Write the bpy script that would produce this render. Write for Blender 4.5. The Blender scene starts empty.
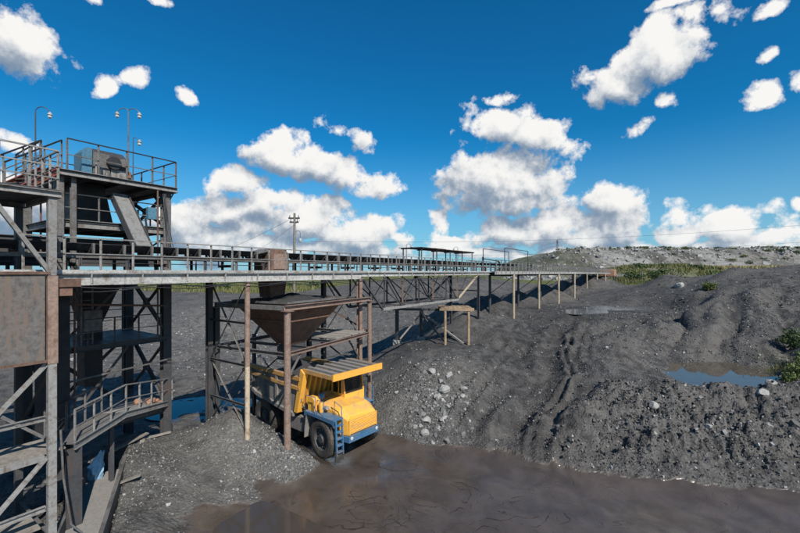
import bpy, bmesh, math, random
import numpy as np
from mathutils import Vector, Matrix

random.seed(11)
RNG = np.random.default_rng(7)
scene = bpy.context.scene
COL = scene.collection
R = math.radians

# ------------------------------------------------------------------ camera
EYE = 8.6
cam_d = bpy.data.cameras.new('camera')
cam = bpy.data.objects.new('camera', cam_d)
COL.objects.link(cam)
cam.location = (0, 0, EYE)
cam.rotation_euler = (R(90), 0, 0)
cam_d.lens = 18.0
cam_d.sensor_width = 36.0
cam_d.shift_y = 0.0068
cam_d.clip_start = 0.1
cam_d.clip_end = 9000
scene.camera = cam

# ------------------------------------------------------------------ light
SUN_EL = R(42)
LH = Vector((-0.50, 0.866, 0)).normalized()
ldir = Vector((LH.x * math.cos(SUN_EL), LH.y * math.cos(SUN_EL), -math.sin(SUN_EL)))
sun_d = bpy.data.lights.new('sun', 'SUN')
sun_d.energy = 5.0
sun_d.angle = R(0.53)
sun_d.color = (1.0, 0.95, 0.87)
sun = bpy.data.objects.new('sun', sun_d)
COL.objects.link(sun)
sun.location = (20, -40, 60)
sun.rotation_euler = ldir.to_track_quat('-Z', 'Y').to_euler()

# ------------------------------------------------------------------ exposure
vs = scene.view_settings
vs.view_transform = 'Standard'
vs.look = 'None'
vs.exposure = 0.08
vs.gamma = 1.0
vs.use_curve_mapping = False
scene.render.film_transparent = False
scene.cycles.max_bounces = 6
scene.cycles.diffuse_bounces = 2
scene.cycles.glossy_bounces = 3
scene.cycles.transparent_max_bounces = 6
scene.cycles.use_denoising = True

# ------------------------------------------------------------------ node helper
class NT:
    def __init__(self, tree):
        self.t = tree
    def n(self, typ, **kw):
        nd = self.t.nodes.new(typ)
        for k, v in kw.items():
            setattr(nd, k, v)
        return nd
    def put(self, sock, v):
        if v is None:
            return
        if hasattr(v, 'is_output'):
            self.t.links.new(v, sock)
        elif isinstance(v, (tuple, list)) and len(v) == 3 and sock.type == 'RGBA':
            sock.default_value = (*v, 1)
        else:
            sock.default_value = v
    def m(self, op, a, b=None, c=None, clamp=False):
        nd = self.n('ShaderNodeMath', operation=op, use_clamp=clamp)
        self.put(nd.inputs[0], a); self.put(nd.inputs[1], b); self.put(nd.inputs[2], c)
        return nd.outputs[0]
    def v(self, op, a, b=None, out=0):
        nd = self.n('ShaderNodeVectorMath', operation=op)
        self.put(nd.inputs[0], a)
        if b is not None:
            if op == 'SCALE':
                self.put(nd.inputs[3], b)
            else:
                self.put(nd.inputs[1], b)
        return nd.outputs[out]
    def noise(self, vec, scale, detail=4, rough=0.55, dist=0.0):
        nd = self.n('ShaderNodeTexNoise')
        self.put(nd.inputs['Vector'], vec)
        nd.inputs['Scale'].default_value = scale
        nd.inputs['Detail'].default_value = detail
        nd.inputs['Roughness'].default_value = rough
        nd.inputs['Distortion'].default_value = dist
        return nd.outputs['Fac']
    def voro(self, vec, scale, feature='F1', rand=1.0):
        nd = self.n('ShaderNodeTexVoronoi', feature=feature)
        self.put(nd.inputs['Vector'], vec)
        nd.inputs['Scale'].default_value = scale
        nd.inputs['Randomness'].default_value = rand
        return nd
    def step(self, val, lo, hi, a=0.0, b=1.0, smooth=True):
        nd = self.n('ShaderNodeMapRange', interpolation_type='SMOOTHSTEP' if smooth else 'LINEAR')
        self.put(nd.inputs[0], val)
        self.put(nd.inputs[1], lo); self.put(nd.inputs[2], hi)
        self.put(nd.inputs[3], a); self.put(nd.inputs[4], b)
        return nd.outputs[0]
    def mix(self, f, a, b, mode='MIX'):
        nd = self.n('ShaderNodeMix', data_type='RGBA', blend_type=mode)
        self.put(nd.inputs[0], f); self.put(nd.inputs[6], a); self.put(nd.inputs[7], b)
        return nd.outputs[2]

# ------------------------------------------------------------------ sky with cumulus clouds
def build_world():
    w = bpy.data.worlds.new('World')
    scene.world = w
    w.use_nodes = True
    t = w.node_tree
    t.nodes.clear()
    N = NT(t)
    sky = N.n('ShaderNodeTexSky', sky_type='NISHITA')
    sky.sun_disc = False
    sky.sun_elevation = SUN_EL
    sky.sun_rotation = math.atan2(-LH.x, -LH.y)
    sky.altitude = 300
    sky.air_density = 1.0
    sky.dust_density = 0.3
    sky.ozone_density = 2.0
    hsv = N.n('ShaderNodeHueSaturation')
    hsv.inputs['Hue'].default_value = SKY_HUE
    hsv.inputs['Saturation'].default_value = SKY_SAT
    hsv.inputs['Value'].default_value = SKY_VAL
    t.links.new(sky.outputs[0], hsv.inputs['Color'])
    tc = N.n('ShaderNodeTexCoord')
    d = tc.outputs['Generated']
    d = N.v('NORMALIZE', d)
    sep = N.n('ShaderNodeSeparateXYZ'); t.links.new(d, sep.inputs[0])
    X, Y, Z = sep.outputs
    az = N.m('MULTIPLY', N.m('ARCTAN2', X, Y), 57.29578)
    # the pattern of clouds is mirrored on beyond each side of the view, right round the horizon
    az = N.m('SUBTRACT', N.m('PINGPONG', N.m('ADD', az, 52.0 + 1040.0), 104.0), 52.0)
    el = N.m('MULTIPLY', N.m('ARCSINE', Z), 57.29578)
    # billow warp
    nz1 = N.n('ShaderNodeTexNoise'); t.links.new(d, nz1.inputs['Vector'])
    nz1.inputs['Scale'].default_value = 9; nz1.inputs['Detail'].default_value = 1; nz1.inputs['Roughness'].default_value = 0.5
    wv = N.v('SUBTRACT', nz1.outputs['Color'], (0.5, 0.5, 0.5))
    warp = N.v('SCALE', wv, 5.0)
    ae = N.n('ShaderNodeCombineXYZ'); t.links.new(az, ae.inputs[0]); t.links.new(el, ae.inputs[1])
    base = N.v('ADD', ae.outputs[0], warp)

    def detail(dd, det):
        fine = N.noise(dd, 16, det, 0.62, 0.0)
        vor = N.voro(N.v('ADD', dd, N.v('SCALE', wv, 0.07)), 19, 'F1')
        puff = N.m('SUBTRACT', 0.5, vor.outputs['Distance'])
        return N.m('ADD', N.m('MULTIPLY', N.m('SUBTRACT', fine, 0.5), 2.3), N.m('MULTIPLY', puff, 0.34))

    def field(vec, blobs):
        acc = None
        src = vec
        for i, (a, e, ra, re) in enumerate(blobs):
            if acc is not None and i % 12 == 0:      # chained in dozens, so that only a few puffs are held at a time
                ma = N.n('ShaderNodeVectorMath', operation='MULTIPLY_ADD')
                t.links.new(acc, ma.inputs[0]); ma.inputs[1].default_value = (1e-7, 0, 0); t.links.new(vec, ma.inputs[2])
                src = ma.outputs[0]
            mp = N.n('ShaderNodeVectorMath', operation='MULTIPLY_ADD')
            t.links.new(src, mp.inputs[0])
            mp.inputs[1].default_value = (1 / ra, 1 / re, 0)
            mp.inputs[2].default_value = (-a / ra, -e / re, 0.64 if ra * re < 8 else 0.06)   # small puffs are thin and ragged
            ln = N.v('LENGTH', mp.outputs[0], out=1)
            if acc is None:
                acc = ln
            else:
                nd = N.n('ShaderNodeMath', operation='SMOOTH_MIN')
                t.links.new(acc, nd.inputs[0]); t.links.new(ln, nd.inputs[1]); nd.inputs[2].default_value = 0.12
                acc = nd.outputs[0]
        return N.m('MAXIMUM', N.m('SUBTRACT', 1.0, acc), -1.4)
    f1 = field(base, CLOUDS)
    dt1 = detail(d, 7)
    dn = N.m('ADD', f1, dt1)
    alpha = N.m('POWER', N.step(dn, 0.0, 0.30, smooth=False), 1.05)
    # lit tops against grey undersides: how fast the cloud thins towards the sun
    f2 = field(N.v('ADD', base, (0.8, 2.4, 0)), [c for c in CLOUDS if c[2] * c[3] > 6.0])
    grad = N.m('ADD', N.m('SUBTRACT', f1, f2), N.m('MULTIPLY', N.m('SUBTRACT', dt1, detail(N.v('ADD', d, (0.010, 0.0, 0.016)), 4)), 0.95))
    thick = N.step(dn, 0.25, 1.3)
    lit = N.step(N.m('SUBTRACT', grad, N.m('MULTIPLY', thick, 0.12)), -0.72, 0.72, 0.0, 1.0)
    ramp = N.n('ShaderNodeValToRGB')
    cr = ramp.color_ramp
    cr.elements[0].position = 0.0; cr.elements[0].color = (1.9, 2.7, 3.8, 1)
    cr.elements[1].position = 1.0; cr.elements[1].color = (8.9, 8.8, 8.6, 1)
    e = cr.elements.new(0.3); e.color = (3.3, 3.9, 4.7, 1)
    e = cr.elements.new(0.6); e.color = (5.8, 6.1, 6.5, 1)
    t.links.new(lit, ramp.inputs[0])
    # polarised sky: deeper overhead, pale and hazy at the horizon
    hz = N.step(el, -3.0, 19.0)
    hz2 = N.m('POWER', hz, 0.62)
    skyc = N.mix(hz2, (3.3, 5.0, 6.5), N.mix(1.0, hsv.outputs[0], SKY_TINT, 'MULTIPLY'))
    hzfade = N.step(el, -1.0, 7.0, 0.85, 1.0)
    col = N.mix(N.m('MULTIPLY', alpha, hzfade), skyc, ramp.outputs[0])
    bg = N.n('ShaderNodeBackground')
    t.links.new(col, bg.inputs['Color'])
    bg.inputs['Strength'].default_value = 0.1
    out = N.n('ShaderNodeOutputWorld')
    t.links.new(bg.outputs[0], out.inputs['Surface'])
    w.cycles.sampling_method = 'MANUAL'
    w.cycles.sample_map_resolution = 512

SKY_HUE, SKY_SAT, SKY_VAL = 0.5, 1.15, 0.8
SKY_TINT = (0.10, 1.02, 1.36)     # the polarising filter's deep blue
# azimuth, elevation, half-width, half-height (degrees)
CLOUDS = [
    (-44.7, 22.6, 3.65, 3.19),
    (-43.2, 22.3, 3.84, 3.28),
    (-34.4, 21.6, 2.36, 1.30),
    (-36.8, 20.6, 0.88, 1.49),
    (-37.1, 28.4, 2.61, 0.66),
    (-31.3, 29.9, 2.42, 1.02),
    (-44.2, 13.3, 1.70, 1.08),
    (-43.2, 9.7, 3.52, 2.15),
    (-44.3, 6.3, 4.04, 4.30),
    (-40.4, 7.8, 3.11, 2.73),
    (-28.3, 6.3, 4.40, 3.44),
    (-24.0, 8.1, 4.47, 2.99),
    (-24.8, 4.4, 7.79, 2.74),
    (-10.2, 19.5, 2.94, 1.39),
    (-6.4, 17.4, 2.72, 2.89),
    (-5.1, 15.6, 1.91, 1.72),
    (-17.5, 15.9, 3.87, 2.73),
    (-13.7, 15.3, 4.02, 2.80),
    (-11.1, 14.5, 3.69, 2.56),
    (-7.3, 13.2, 3.77, 2.62),
    (-5.2, 12.3, 2.95, 2.06),
    (-3.9, 11.9, 2.96, 2.07),
    (-1.7, 11.6, 2.83, 2.48),
    (-21.8, 11.5, 4.62, 1.89),
    (-18.3, 8.8, 5.68, 2.53),
    (-13.4, 6.9, 9.55, 3.20),
    (-6.8, 5.7, 7.46, 2.69),
    (-1.1, 4.9, 4.10, 1.81),
    (-14.0, 3.1, 19.28, 1.76),
    (9.8, 21.4, 2.89, 1.85),
    (12.2, 20.0, 2.84, 1.87),
    (14.4, 19.6, 3.77, 2.26),
    (17.4, 18.5, 3.66, 2.26),
    (20.2, 17.3, 3.54, 2.25),
    (20.7, 16.7, 2.93, 2.09),
    (22.9, 15.9, 2.84, 2.08),
    (12.2, 13.1, 6.91, 4.88),
    (16.4, 12.0, 6.66, 4.83),
    (8.9, 15.2, 3.11, 2.14),
    (10.4, 15.6, 3.09, 2.12),
    (16.7, 9.5, 6.07, 1.84),
    (6.1, 7.1, 2.02, 2.68),
    (7.4, 4.0, 4.65, 1.35),
    (12.7, 4.7, 4.80, 1.62),
    (16.0, 6.0, 5.53, 2.02),
    (21.6, 6.1, 4.91, 2.51),
    (27.7, 9.3, 4.94, 3.14),
    (27.9, 6.3, 4.92, 2.65),
    (25.4, 4.4, 7.71, 1.64),
    (35.6, 7.4, 3.54, 2.06),
    (35.9, 4.9, 4.54, 2.32),
    (40.2, 4.8, 4.23, 2.76),
    (43.4, 3.7, 4.16, 1.98),
    (43.3, 6.1, 1.35, 1.34),
    (45.2, 6.6, 1.27, 1.29),
    (36.9, 2.5, 11.09, 0.97),
    (29.1, 22.6, 4.22, 3.00),
    (32.8, 24.6, 3.91, 2.80),
    (32.7, 24.8, 3.32, 2.36),
    (35.0, 25.1, 3.14, 2.29),
    (26.0, 20.8, 2.58, 1.82),
    (28.4, 21.5, 2.47, 1.77),
    (36.6, 27.1, 2.29, 1.48),
    (39.5, 26.8, 2.11, 1.43),
    (42.3, 26.5, 1.94, 1.38),
    (35.9, 28.7, 4.13, 0.76),
    (31.5, 17.3, 2.41, 1.03),
    (42.2, 18.0, 1.99, 1.76),
    (44.8, 18.8, 1.82, 1.67),
    (42.4, 21.4, 1.42, 1.21),
    (42.8, 21.6, 1.40, 1.20),
    (34.2, 19.6, 1.51, 1.95),
    (21.8, 2.4, 27.17, 0.99),
    (40.4, 2.8, 8.23, 1.15),
    (31.0, 2.9, 6.95, 1.17),
    (9.9, 2.8, 9.17, 1.04),
    (-29.2, 20.5, 1.68, 1.02),
    (12.7, 23.0, 4.50, 1.00),
]
build_world()

# ------------------------------------------------------------------ materials
MATS = {}
def new_mat(name):
    m = bpy.data.materials.new(name)
    m.use_nodes = True
    m.node_tree.nodes.clear()
    N = NT(m.node_tree)
    b = N.n('ShaderNodeBsdfPrincipled')
    o = N.n('ShaderNodeOutputMaterial')
    m.node_tree.links.new(b.outputs[0], o.inputs[0])
    MATS[name] = m
    return m, N, b

def obj_vec(N):
    tc = N.n('ShaderNodeTexCoord')
    oi = N.n('ShaderNodeObjectInfo')
    r = N.m('MULTIPLY', oi.outputs['Random'], 37.0)
    cb = N.n('ShaderNodeCombineXYZ')
    N.put(cb.inputs[0], r); N.put(cb.inputs[1], N.m('MULTIPLY', r, 1.7)); N.put(cb.inputs[2], N.m('MULTIPLY', r, 0.6))
    return N.v('ADD', tc.outputs['Object'], cb.outputs[0]), tc, oi

def painted(name, col, wear, wear_amt=0.45, rough=0.55, metal=0.0, dust=None, dust_amt=0.0, scale=2.2, tone=0.25, bump=0.15, streaky=0.3, splash=None):
    """worn paint or steel: broad tone changes, rust or bare patches, dust on what faces up"""
    m, N, b = new_mat(name)
    vec, tc, oi = obj_vec(N)
    n1 = N.noise(vec, scale, 6, 0.62)
    n2 = N.noise(vec, scale * 5.5, 5, 0.65, 0.4)
    streak = N.noise(N.v('MULTIPLY', vec, (6.0, 6.0, 0.5)), 1.5, 3, 0.6)
    c = N.mix(N.step(n2, 0.3, 0.7), tuple(x * (1 - tone) for x in col), tuple(min(1, x * (1 + tone)) for x in col))
    wm = N.m('ADD', N.m('MULTIPLY', n1, 1 - streaky), N.m('MULTIPLY', streak, streaky))
    hi = 0.66 - 0.26 * wear_amt
    c = N.mix(N.step(wm, hi - 0.06, hi + 0.10, 0.0, 0.92), c, wear)
    c = N.mix(N.step(n2, 0.60, 0.70, 0, 0.5), c, tuple(x * 0.45 for x in wear))
    vr = N.step(oi.outputs['Random'], 0, 1, 0.84, 1.14, False)
    c = N.mix(1.0, c, vr, 'MULTIPLY')
    if dust is not None:
        g = N.n('ShaderNodeNewGeometry')
        s = N.n('ShaderNodeSeparateXYZ'); N.put(s.inputs[0], g.outputs['Normal'])
        up = N.step(s.outputs[2], 0.2, 0.9, 0.25, 1.0)
        dm = N.m('MULTIPLY', N.m('MULTIPLY', up, N.step(n1, 0.3, 0.62)), dust_amt, clamp=True)
        c = N.mix(dm, c, dust)
    if splash is not None:      # mud thrown up by the wheels: thick low down, specks higher
        so = N.n('ShaderNodeSeparateXYZ'); N.put(so.inputs[0], tc.outputs['Object'])
        low = N.step(so.outputs[2], splash[1], splash[0])
        sm = N.m('ADD', N.step(N.m('ADD', N.m('MULTIPLY', low, 0.75), N.m('MULTIPLY', n2, 0.5)), 0.52, 0.82), N.m('MULTIPLY', N.step(N.noise(vec, 26, 3, 0.6), 0.60, 0.68), 0.35), clamp=True)
        c = N.mix(N.m('MULTIPLY', sm, 0.85), c, (0.13, 0.108, 0.092))
    N.put(b.inputs['Base Color'], c)
    N.put(b.inputs['Roughness'], N.step(n1, 0.3, 0.7, rough - 0.12, min(1, rough + 0.2)))
    b.inputs['Metallic'].default_value = metal
    bp = N.n('ShaderNodeBump'); bp.inputs['Strength'].default_value = bump; bp.inputs['Distance'].default_value = 0.02
    N.put(bp.inputs['Height'], n2); N.put(b.inputs['Normal'], bp.outputs[0])
    return m

RUST = (0.12, 0.055, 0.032)
COALC = (0.035, 0.034, 0.035)
DUSTC = (0.17, 0.165, 0.16)
painted('pale_steel', (0.25, 0.242, 0.23), (0.13, 0.095, 0.072), 0.45, 0.65, dust=DUSTC, dust_amt=0.5, tone=0.16, streaky=0.6)
painted('deck_white', (0.40, 0.39, 0.37), (0.20, 0.165, 0.135), 0.42, 0.65, dust=DUSTC, dust_amt=0.4, tone=0.3)
painted('grey_steel', (0.135, 0.13, 0.125), (0.085, 0.06, 0.045), 0.5, 0.65, dust=(0.15, 0.145, 0.14), dust_amt=0.5, tone=0.35)
painted('dark_steel', (0.052, 0.052, 0.056), (0.07, 0.045, 0.035), 0.4, 0.6, dust=(0.10, 0.10, 0.10), dust_amt=0.6)
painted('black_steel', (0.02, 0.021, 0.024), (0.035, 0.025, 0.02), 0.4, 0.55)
painted('rust_steel', (0.17, 0.095, 0.065), (0.10, 0.05, 0.032), 0.5, 0.75, dust=DUSTC, dust_amt=0.3)
painted('brown_paint', (0.24, 0.165, 0.13), (0.15, 0.085, 0.06), 0.45, 0.7)
painted('tan_paint', (0.42, 0.335, 0.24), (0.23, 0.15, 0.10), 0.42, 0.7)
painted('bunker_sheet', (0.115, 0.105, 0.098), (0.155, 0.115, 0.09), 0.5, 0.75, scale=1.2, tone=0.35, streaky=0.8)
painted('red_rail', (0.22, 0.06, 0.04), (0.11, 0.05, 0.035), 0.4, 0.7)
painted('yellow_paint', (0.82, 0.40, 0.05), (0.42, 0.22, 0.08), 0.22, 0.5, dust=(0.34, 0.25, 0.15), dust_amt=0.45, tone=0.09, bump=0.06, splash=(0.5, 1.75))
painted('dusty_yellow', (0.56, 0.28, 0.06), (0.26, 0.19, 0.13), 0.5, 0.7, dust=DUSTC, dust_amt=0.6)
painted('truck_dust', (0.20, 0.185, 0.17), (0.12, 0.10, 0.085), 0.5, 0.85, dust=(0.25, 0.235, 0.22), dust_amt=0.7)
painted('truck_frame', (0.05, 0.048, 0.048), (0.09, 0.08, 0.07), 0.4, 0.75, dust=(0.14, 0.13, 0.12), dust_amt=0.7)
painted('blue_paint', (0.04, 0.15, 0.29), (0.10, 0.13, 0.17), 0.3, 0.5, dust=(0.20, 0.21, 0.22), dust_amt=0.55, tone=0.18, splash=(0.1, 1.2))
painted('motor_blue', (0.06, 0.17, 0.25), (0.16, 0.13, 0.11), 0.3, 0.6)
painted('rubber', (0.045, 0.04, 0.036), (0.10, 0.082, 0.065), 0.5, 0.9, tone=0.3)
painted('belt_rubber', (0.03, 0.03, 0.032), (0.10, 0.10, 0.10), 0.4, 0.7)
painted('wood', (0.34, 0.24, 0.15), (0.20, 0.145, 0.10), 0.45, 0.85, scale=1.5)
painted('grey_wood', (0.25, 0.225, 0.195), (0.15, 0.13, 0.11), 0.45, 0.9, scale=1.5)
painted('concrete', (0.30, 0.29, 0.27), (0.18, 0.17, 0.155), 0.5, 0.9)
painted('blue_tarp', (0.30, 0.52, 0.72), (0.45, 0.60, 0.72), 0.4, 0.5, tone=0.2)  # sunlight on the sack is put into this lighter blue
painted('brick_rubble', (0.36, 0.19, 0.12), (0.26, 0.17, 0.12), 0.4, 0.9)
painted('lamp_white', (0.32, 0.32, 0.31), (0.2, 0.19, 0.18), 0.3, 0.5)

def stone_mat(name, attr=True):
    m, N, b = new_mat(name)
    tc = N.n('ShaderNodeTexCoord')
    at = N.n('ShaderNodeAttribute'); at.attribute_name = 'tone'
    n = N.noise(tc.outputs['Object'], 9, 5, 0.6)
    N.put(b.inputs['Base Color'], N.mix(N.step(n, 0.25, 0.75, 0.0, 0.45), at.outputs['Color'], (0.06, 0.056, 0.053)))
    b.inputs['Roughness'].default_value = 0.9
    return m
stone_mat('stones')

def plain_rock(name, col):
    m, N, b = new_mat(name)
    vec, tc, oi = obj_vec(N)
    n = N.noise(vec, 2.2, 8, 0.62)
    n2 = N.noise(vec, 9, 6, 0.7)
    c = N.mix(N.step(n, 0.3, 0.7), tuple(x * 0.62 for x in col), col)
    c = N.mix(N.step(n2, 0.55, 0.75, 0, 0.7), c, (0.075, 0.072, 0.07))
    N.put(b.inputs['Base Color'], c)
    b.inputs['Roughness'].default_value = 0.9
    bp = N.n('ShaderNodeBump'); bp.inputs['Strength'].default_value = 0.7; bp.inputs['Distance'].default_value = 0.06
    N.put(bp.inputs['Height'], N.m('ADD', n, N.m('MULTIPLY', n2, 0.5))); N.put(b.inputs['Normal'], bp.outputs[0])
plain_rock('pale_rock', (0.40, 0.385, 0.36))
plain_rock('coal', (0.045, 0.044, 0.045))

def leaf_mat(name, c1, c2):
    m, N, b = new_mat(name)
    g = N.n('ShaderNodeNewGeometry')
    N.put(b.inputs['Base Color'], N.mix(g.outputs['Random Per Island'], c1, c2))
    b.inputs['Roughness'].default_value = 0.7
    b.inputs['Transmission Weight'].default_value = 0.0
    return m
leaf_mat('leaf_dark', (0.028, 0.055, 0.018), (0.075, 0.115, 0.03))
leaf_mat('leaf_light', (0.06, 0.105, 0.022), (0.15, 0.16, 0.045))
leaf_mat('grass', (0.07, 0.095, 0.025), (0.19, 0.175, 0.06))
leaf_mat('dry_grass', (0.22, 0.19, 0.07), (0.34, 0.27, 0.11))

def water_mat(name, col, rough):
    m, N, b = new_mat(name)
    tc = N.n('ShaderNodeTexCoord')
    n = N.noise(tc.outputs['Object'], 1.4, 3, 0.5)
    N.put(b.inputs['Base Color'], N.mix(n, tuple(c * 0.7 for c in col), col))
    b.inputs['Roughness'].default_value = rough
    b.inputs['IOR'].default_value = 1.33
    b.inputs['Specular IOR Level'].default_value = 0.55
    
water_mat('pond_water', (0.095, 0.078, 0.058), 0.04)
water_mat('mud_water', (0.075, 0.062, 0.053), 0.07)
water_mat('shallow_water', (0.12, 0.115, 0.11), 0.16)

m, N, b = new_mat('window_glass')
b.inputs['Base Color'].default_value = (0.03, 0.035, 0.035, 1); b.inputs['Roughness'].default_value = 0.08
b.inputs['Specular IOR Level'].default_value = 0.8
b.inputs['Alpha'].default_value = 0.5
m, N, b = new_mat('lamp_glass')
b.inputs['Base Color'].default_value = (0.5, 0.5, 0.48, 1); b.inputs['Roughness'].default_value = 0.15

def ground_mat():
    m, N, b = new_mat('pit_ground')
    tc = N.n('ShaderNodeTexCoord')
    P = tc.outputs['Object']
    at = N.n('ShaderNodeAttribute'); at.attribute_name = 'mask'
    sp = N.n('ShaderNodeSeparateXYZ'); N.put(sp.inputs[0], at.outputs['Vector'])
    mud, gravel, grass = sp.outputs
    a2 = N.n('ShaderNodeAttribute'); a2.attribute_name = 'wet'
    wet = a2.outputs['Fac']
    big = N.noise(P, 0.22, 5, 0.6)
    mid = N.noise(P, 1.6, 7, 0.65)
    fin = N.noise(P, 11, 6, 0.7)
    vo = N.voro(P, 9)
    vo2 = N.voro(P, 26)
    coal = N.mix(N.step(mid, 0.3, 0.7), (0.030, 0.0288, 0.0285), (0.112, 0.106, 0.101))
    coal = N.mix(N.step(big, 0.42, 0.62, 0.0, 0.65), coal, (0.135, 0.122, 0.109))
    pale = N.mix(N.step(fin, 0.35, 0.7), (0.115, 0.108, 0.10), (0.27, 0.258, 0.24))
    spots = N.m('MULTIPLY', N.step(vo.outputs['Distance'], 0.34, 0.20), N.step(fin, 0.45, 0.60))
    spots2 = N.m('MULTIPLY', N.step(vo2.outputs['Distance'], 0.36, 0.2), N.step(mid, 0.45, 0.62))
    gm = N.m('ADD', N.m('MULTIPLY', gravel, N.step(mid, 0.25, 0.62)), N.m('MULTIPLY', N.m('MAXIMUM', spots, spots2), N.m('ADD', N.m('MULTIPLY', gravel, 0.6), 0.36)), clamp=True)
    coal = N.mix(N.m('MULTIPLY', wet, 0.72), coal, (0.026, 0.0255, 0.026))     # fine black coal
    dry = N.mix(gm, coal, pale)
    grs = N.mix(N.step(mid, 0.35, 0.65), (0.055, 0.085, 0.022), (0.17, 0.155, 0.055))
    dry = N.mix(grass, dry, grs)
    # wet mud churned into swirls by wheels
    q = N.v('MULTIPLY', P, (1.0, 1.0, 0.0))
    sw = N.noise(q, 0.26, 2, 0.4, 2.4)
    lines = N.m('ABSOLUTE', N.m('SINE', N.m('MULTIPLY', sw, 46.0)))
    wmask = N.step(N.noise(q, 0.45, 2, 0.5), 0.46, 0.60)
    thin = N.m('MULTIPLY', N.step(lines, 0.30, 0.04), N.m('MULTIPLY', wmask, N.step(N.noise(q, 3.0, 3, 0.6), 0.36, 0.58)))
    smear = N.noise(N.v('ADD', q, N.v('SCALE', N.n('ShaderNodeTexNoise').outputs['Color'], 0.0)), 0.8, 6, 0.62, 0.5)
    mudc = N.mix(N.step(smear, 0.3, 0.7), (0.060, 0.047, 0.038), (0.098, 0.077, 0.063))
    # slow eddies where the slurry was stirred
    eddy = None
    flow = N.noise(q, 0.55, 2, 0.45, 0.8)
    for (cx, cy, rad, k) in ((-1.2, 14.3, 1.5, 1.0), (1.3, 15.5, 1.9, -1.0), (0.2, 17.7, 1.3, 1.0), (4.4, 14.5, 1.6, 1.0), (3.2, 13.0, 1.2, -1.0), (-0.2, 12.9, 1.3, -1.0)):
        dv = N.n('ShaderNodeSeparateXYZ'); N.put(dv.inputs[0], N.v('SUBTRACT', q, (cx, cy, 0.0)))
        dx, dy = dv.outputs[0], N.m('MULTIPLY', dv.outputs[1], 1.5)
        r_ = N.m('SQRT', N.m('ADD', N.m('MULTIPLY', dx, dx), N.m('MULTIPLY', dy, dy)))
        an = N.m('ARCTAN2', dy, dx)
        ph = N.m('ADD', N.m('ADD', N.m('MULTIPLY', r_, 11.0), N.m('MULTIPLY', an, k)), N.m('ADD', N.m('MULTIPLY', smear, 9.0), N.m('MULTIPLY', flow, 26.0)))
        li = N.m('MULTIPLY', N.step(N.m('ABSOLUTE', N.m('SINE', N.m('MULTIPLY', ph, 0.5))), 0.26, 0.02), N.m('MULTIPLY', N.step(r_, rad * 1.5, rad * 0.9), N.step(r_, rad * 0.12, rad * 0.5)))
        eddy = li if eddy is None else N.m('MAXIMUM', eddy, li)
    eddy = N.m('MULTIPLY', eddy, N.step(N.noise(q, 0.9, 3, 0.6), 0.44, 0.58))
    thin = N.m('MAXIMUM', N.m('MULTIPLY', thin, 0.5), eddy)
    mudc = N.mix(N.m('MULTIPLY', thin, 0.85), mudc, (0.018, 0.015, 0.014))
    rim = N.m('MULTIPLY', N.m('MULTIPLY', N.step(lines, 0.72, 0.5), N.step(lines, 0.25, 0.45)), wmask)
    mudc = N.mix(N.m('MULTIPLY', rim, 0.12), mudc, (0.145, 0.125, 0.115))
    col = N.mix(mud, dry, mudc)
    N.put(b.inputs['Base Color'], col)
    wr = N.step(N.noise(q, 0.7, 4, 0.6, 0.8), 0.35, 0.65, 0.10, 0.36)
    N.put(b.inputs['Roughness'], N.m('ADD', N.m('MULTIPLY', mud, N.m('SUBTRACT', wr, 0.9)), 0.9))
    N.put(b.inputs['Specular IOR Level'], N.m('ADD', 0.2, N.m('MULTIPLY', mud, 0.22)))
    hgt_dry = N.m('ADD', N.m('ADD', N.m('MULTIPLY', mid, 1.2), N.m('MULTIPLY', fin, 0.8)), N.m('MULTIPLY', vo.outputs['Distance'], -0.6))
    hgt_mud = N.m('ADD', N.m('MULTIPLY', smear, 0.015), N.m('MULTIPLY', thin, -0.10))
    hh = N.m('ADD', N.m('MULTIPLY', hgt_dry, N.m('SUBTRACT', 1.0, mud)), N.m('MULTIPLY', hgt_mud, mud))
    bp = N.n('ShaderNodeBump'); bp.inputs['Strength'].default_value = 0.85; bp.inputs['Distance'].default_value = 0.11
    N.put(bp.inputs['Height'], hh); N.put(b.inputs['Normal'], bp.outputs[0])
ground_mat()

def hill_mat():
    m, N, b = new_mat('spoil_heap')
    tc = N.n('ShaderNodeTexCoord'); P = tc.outputs['Object']
    at = N.n('ShaderNodeAttribute'); at.attribute_name = 'green'
    big = N.noise(P, 0.035, 5, 0.6)
    strk = N.noise(N.v('MULTIPLY', P, (1.0, 0.25, 0.25)), 0.16, 6, 0.65)
    fin = N.noise(P, 0.9, 6, 0.7)
    c = N.mix(N.step(strk, 0.40, 0.60), (0.085, 0.075, 0.065), (0.24, 0.222, 0.20))
    c = N.mix(N.step(big, 0.40, 0.58, 0, 0.75), c, (0.34, 0.33, 0.31))
    c = N.mix(N.step(fin, 0.55, 0.75, 0, 0.6), c, (0.16, 0.15, 0.135))
    c = N.mix(N.step(N.noise(P, 0.06, 3, 0.5), 0.53, 0.60, 0, 0.75), c, (0.075, 0.068, 0.06))
    gf = N.m('MULTIPLY', at.outputs['Fac'], N.step(N.noise(P, 0.13, 6, 0.65), 0.38, 0.52), clamp=True)
    c = N.mix(gf, c, N.mix(N.step(fin, 0.35, 0.65), (0.06, 0.08, 0.028), (0.15, 0.14, 0.055)))
    N.put(b.inputs['Base Color'], c)
    b.inputs['Roughness'].default_value = 0.95
    bp = N.n('ShaderNodeBump'); bp.inputs['Strength'].default_value = 0.8; bp.inputs['Distance'].default_value = 1.2
    N.put(bp.inputs['Height'], N.m('ADD', fin, strk)); N.put(b.inputs['Normal'], bp.outputs[0])
hill_mat()
M = MATS

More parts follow.
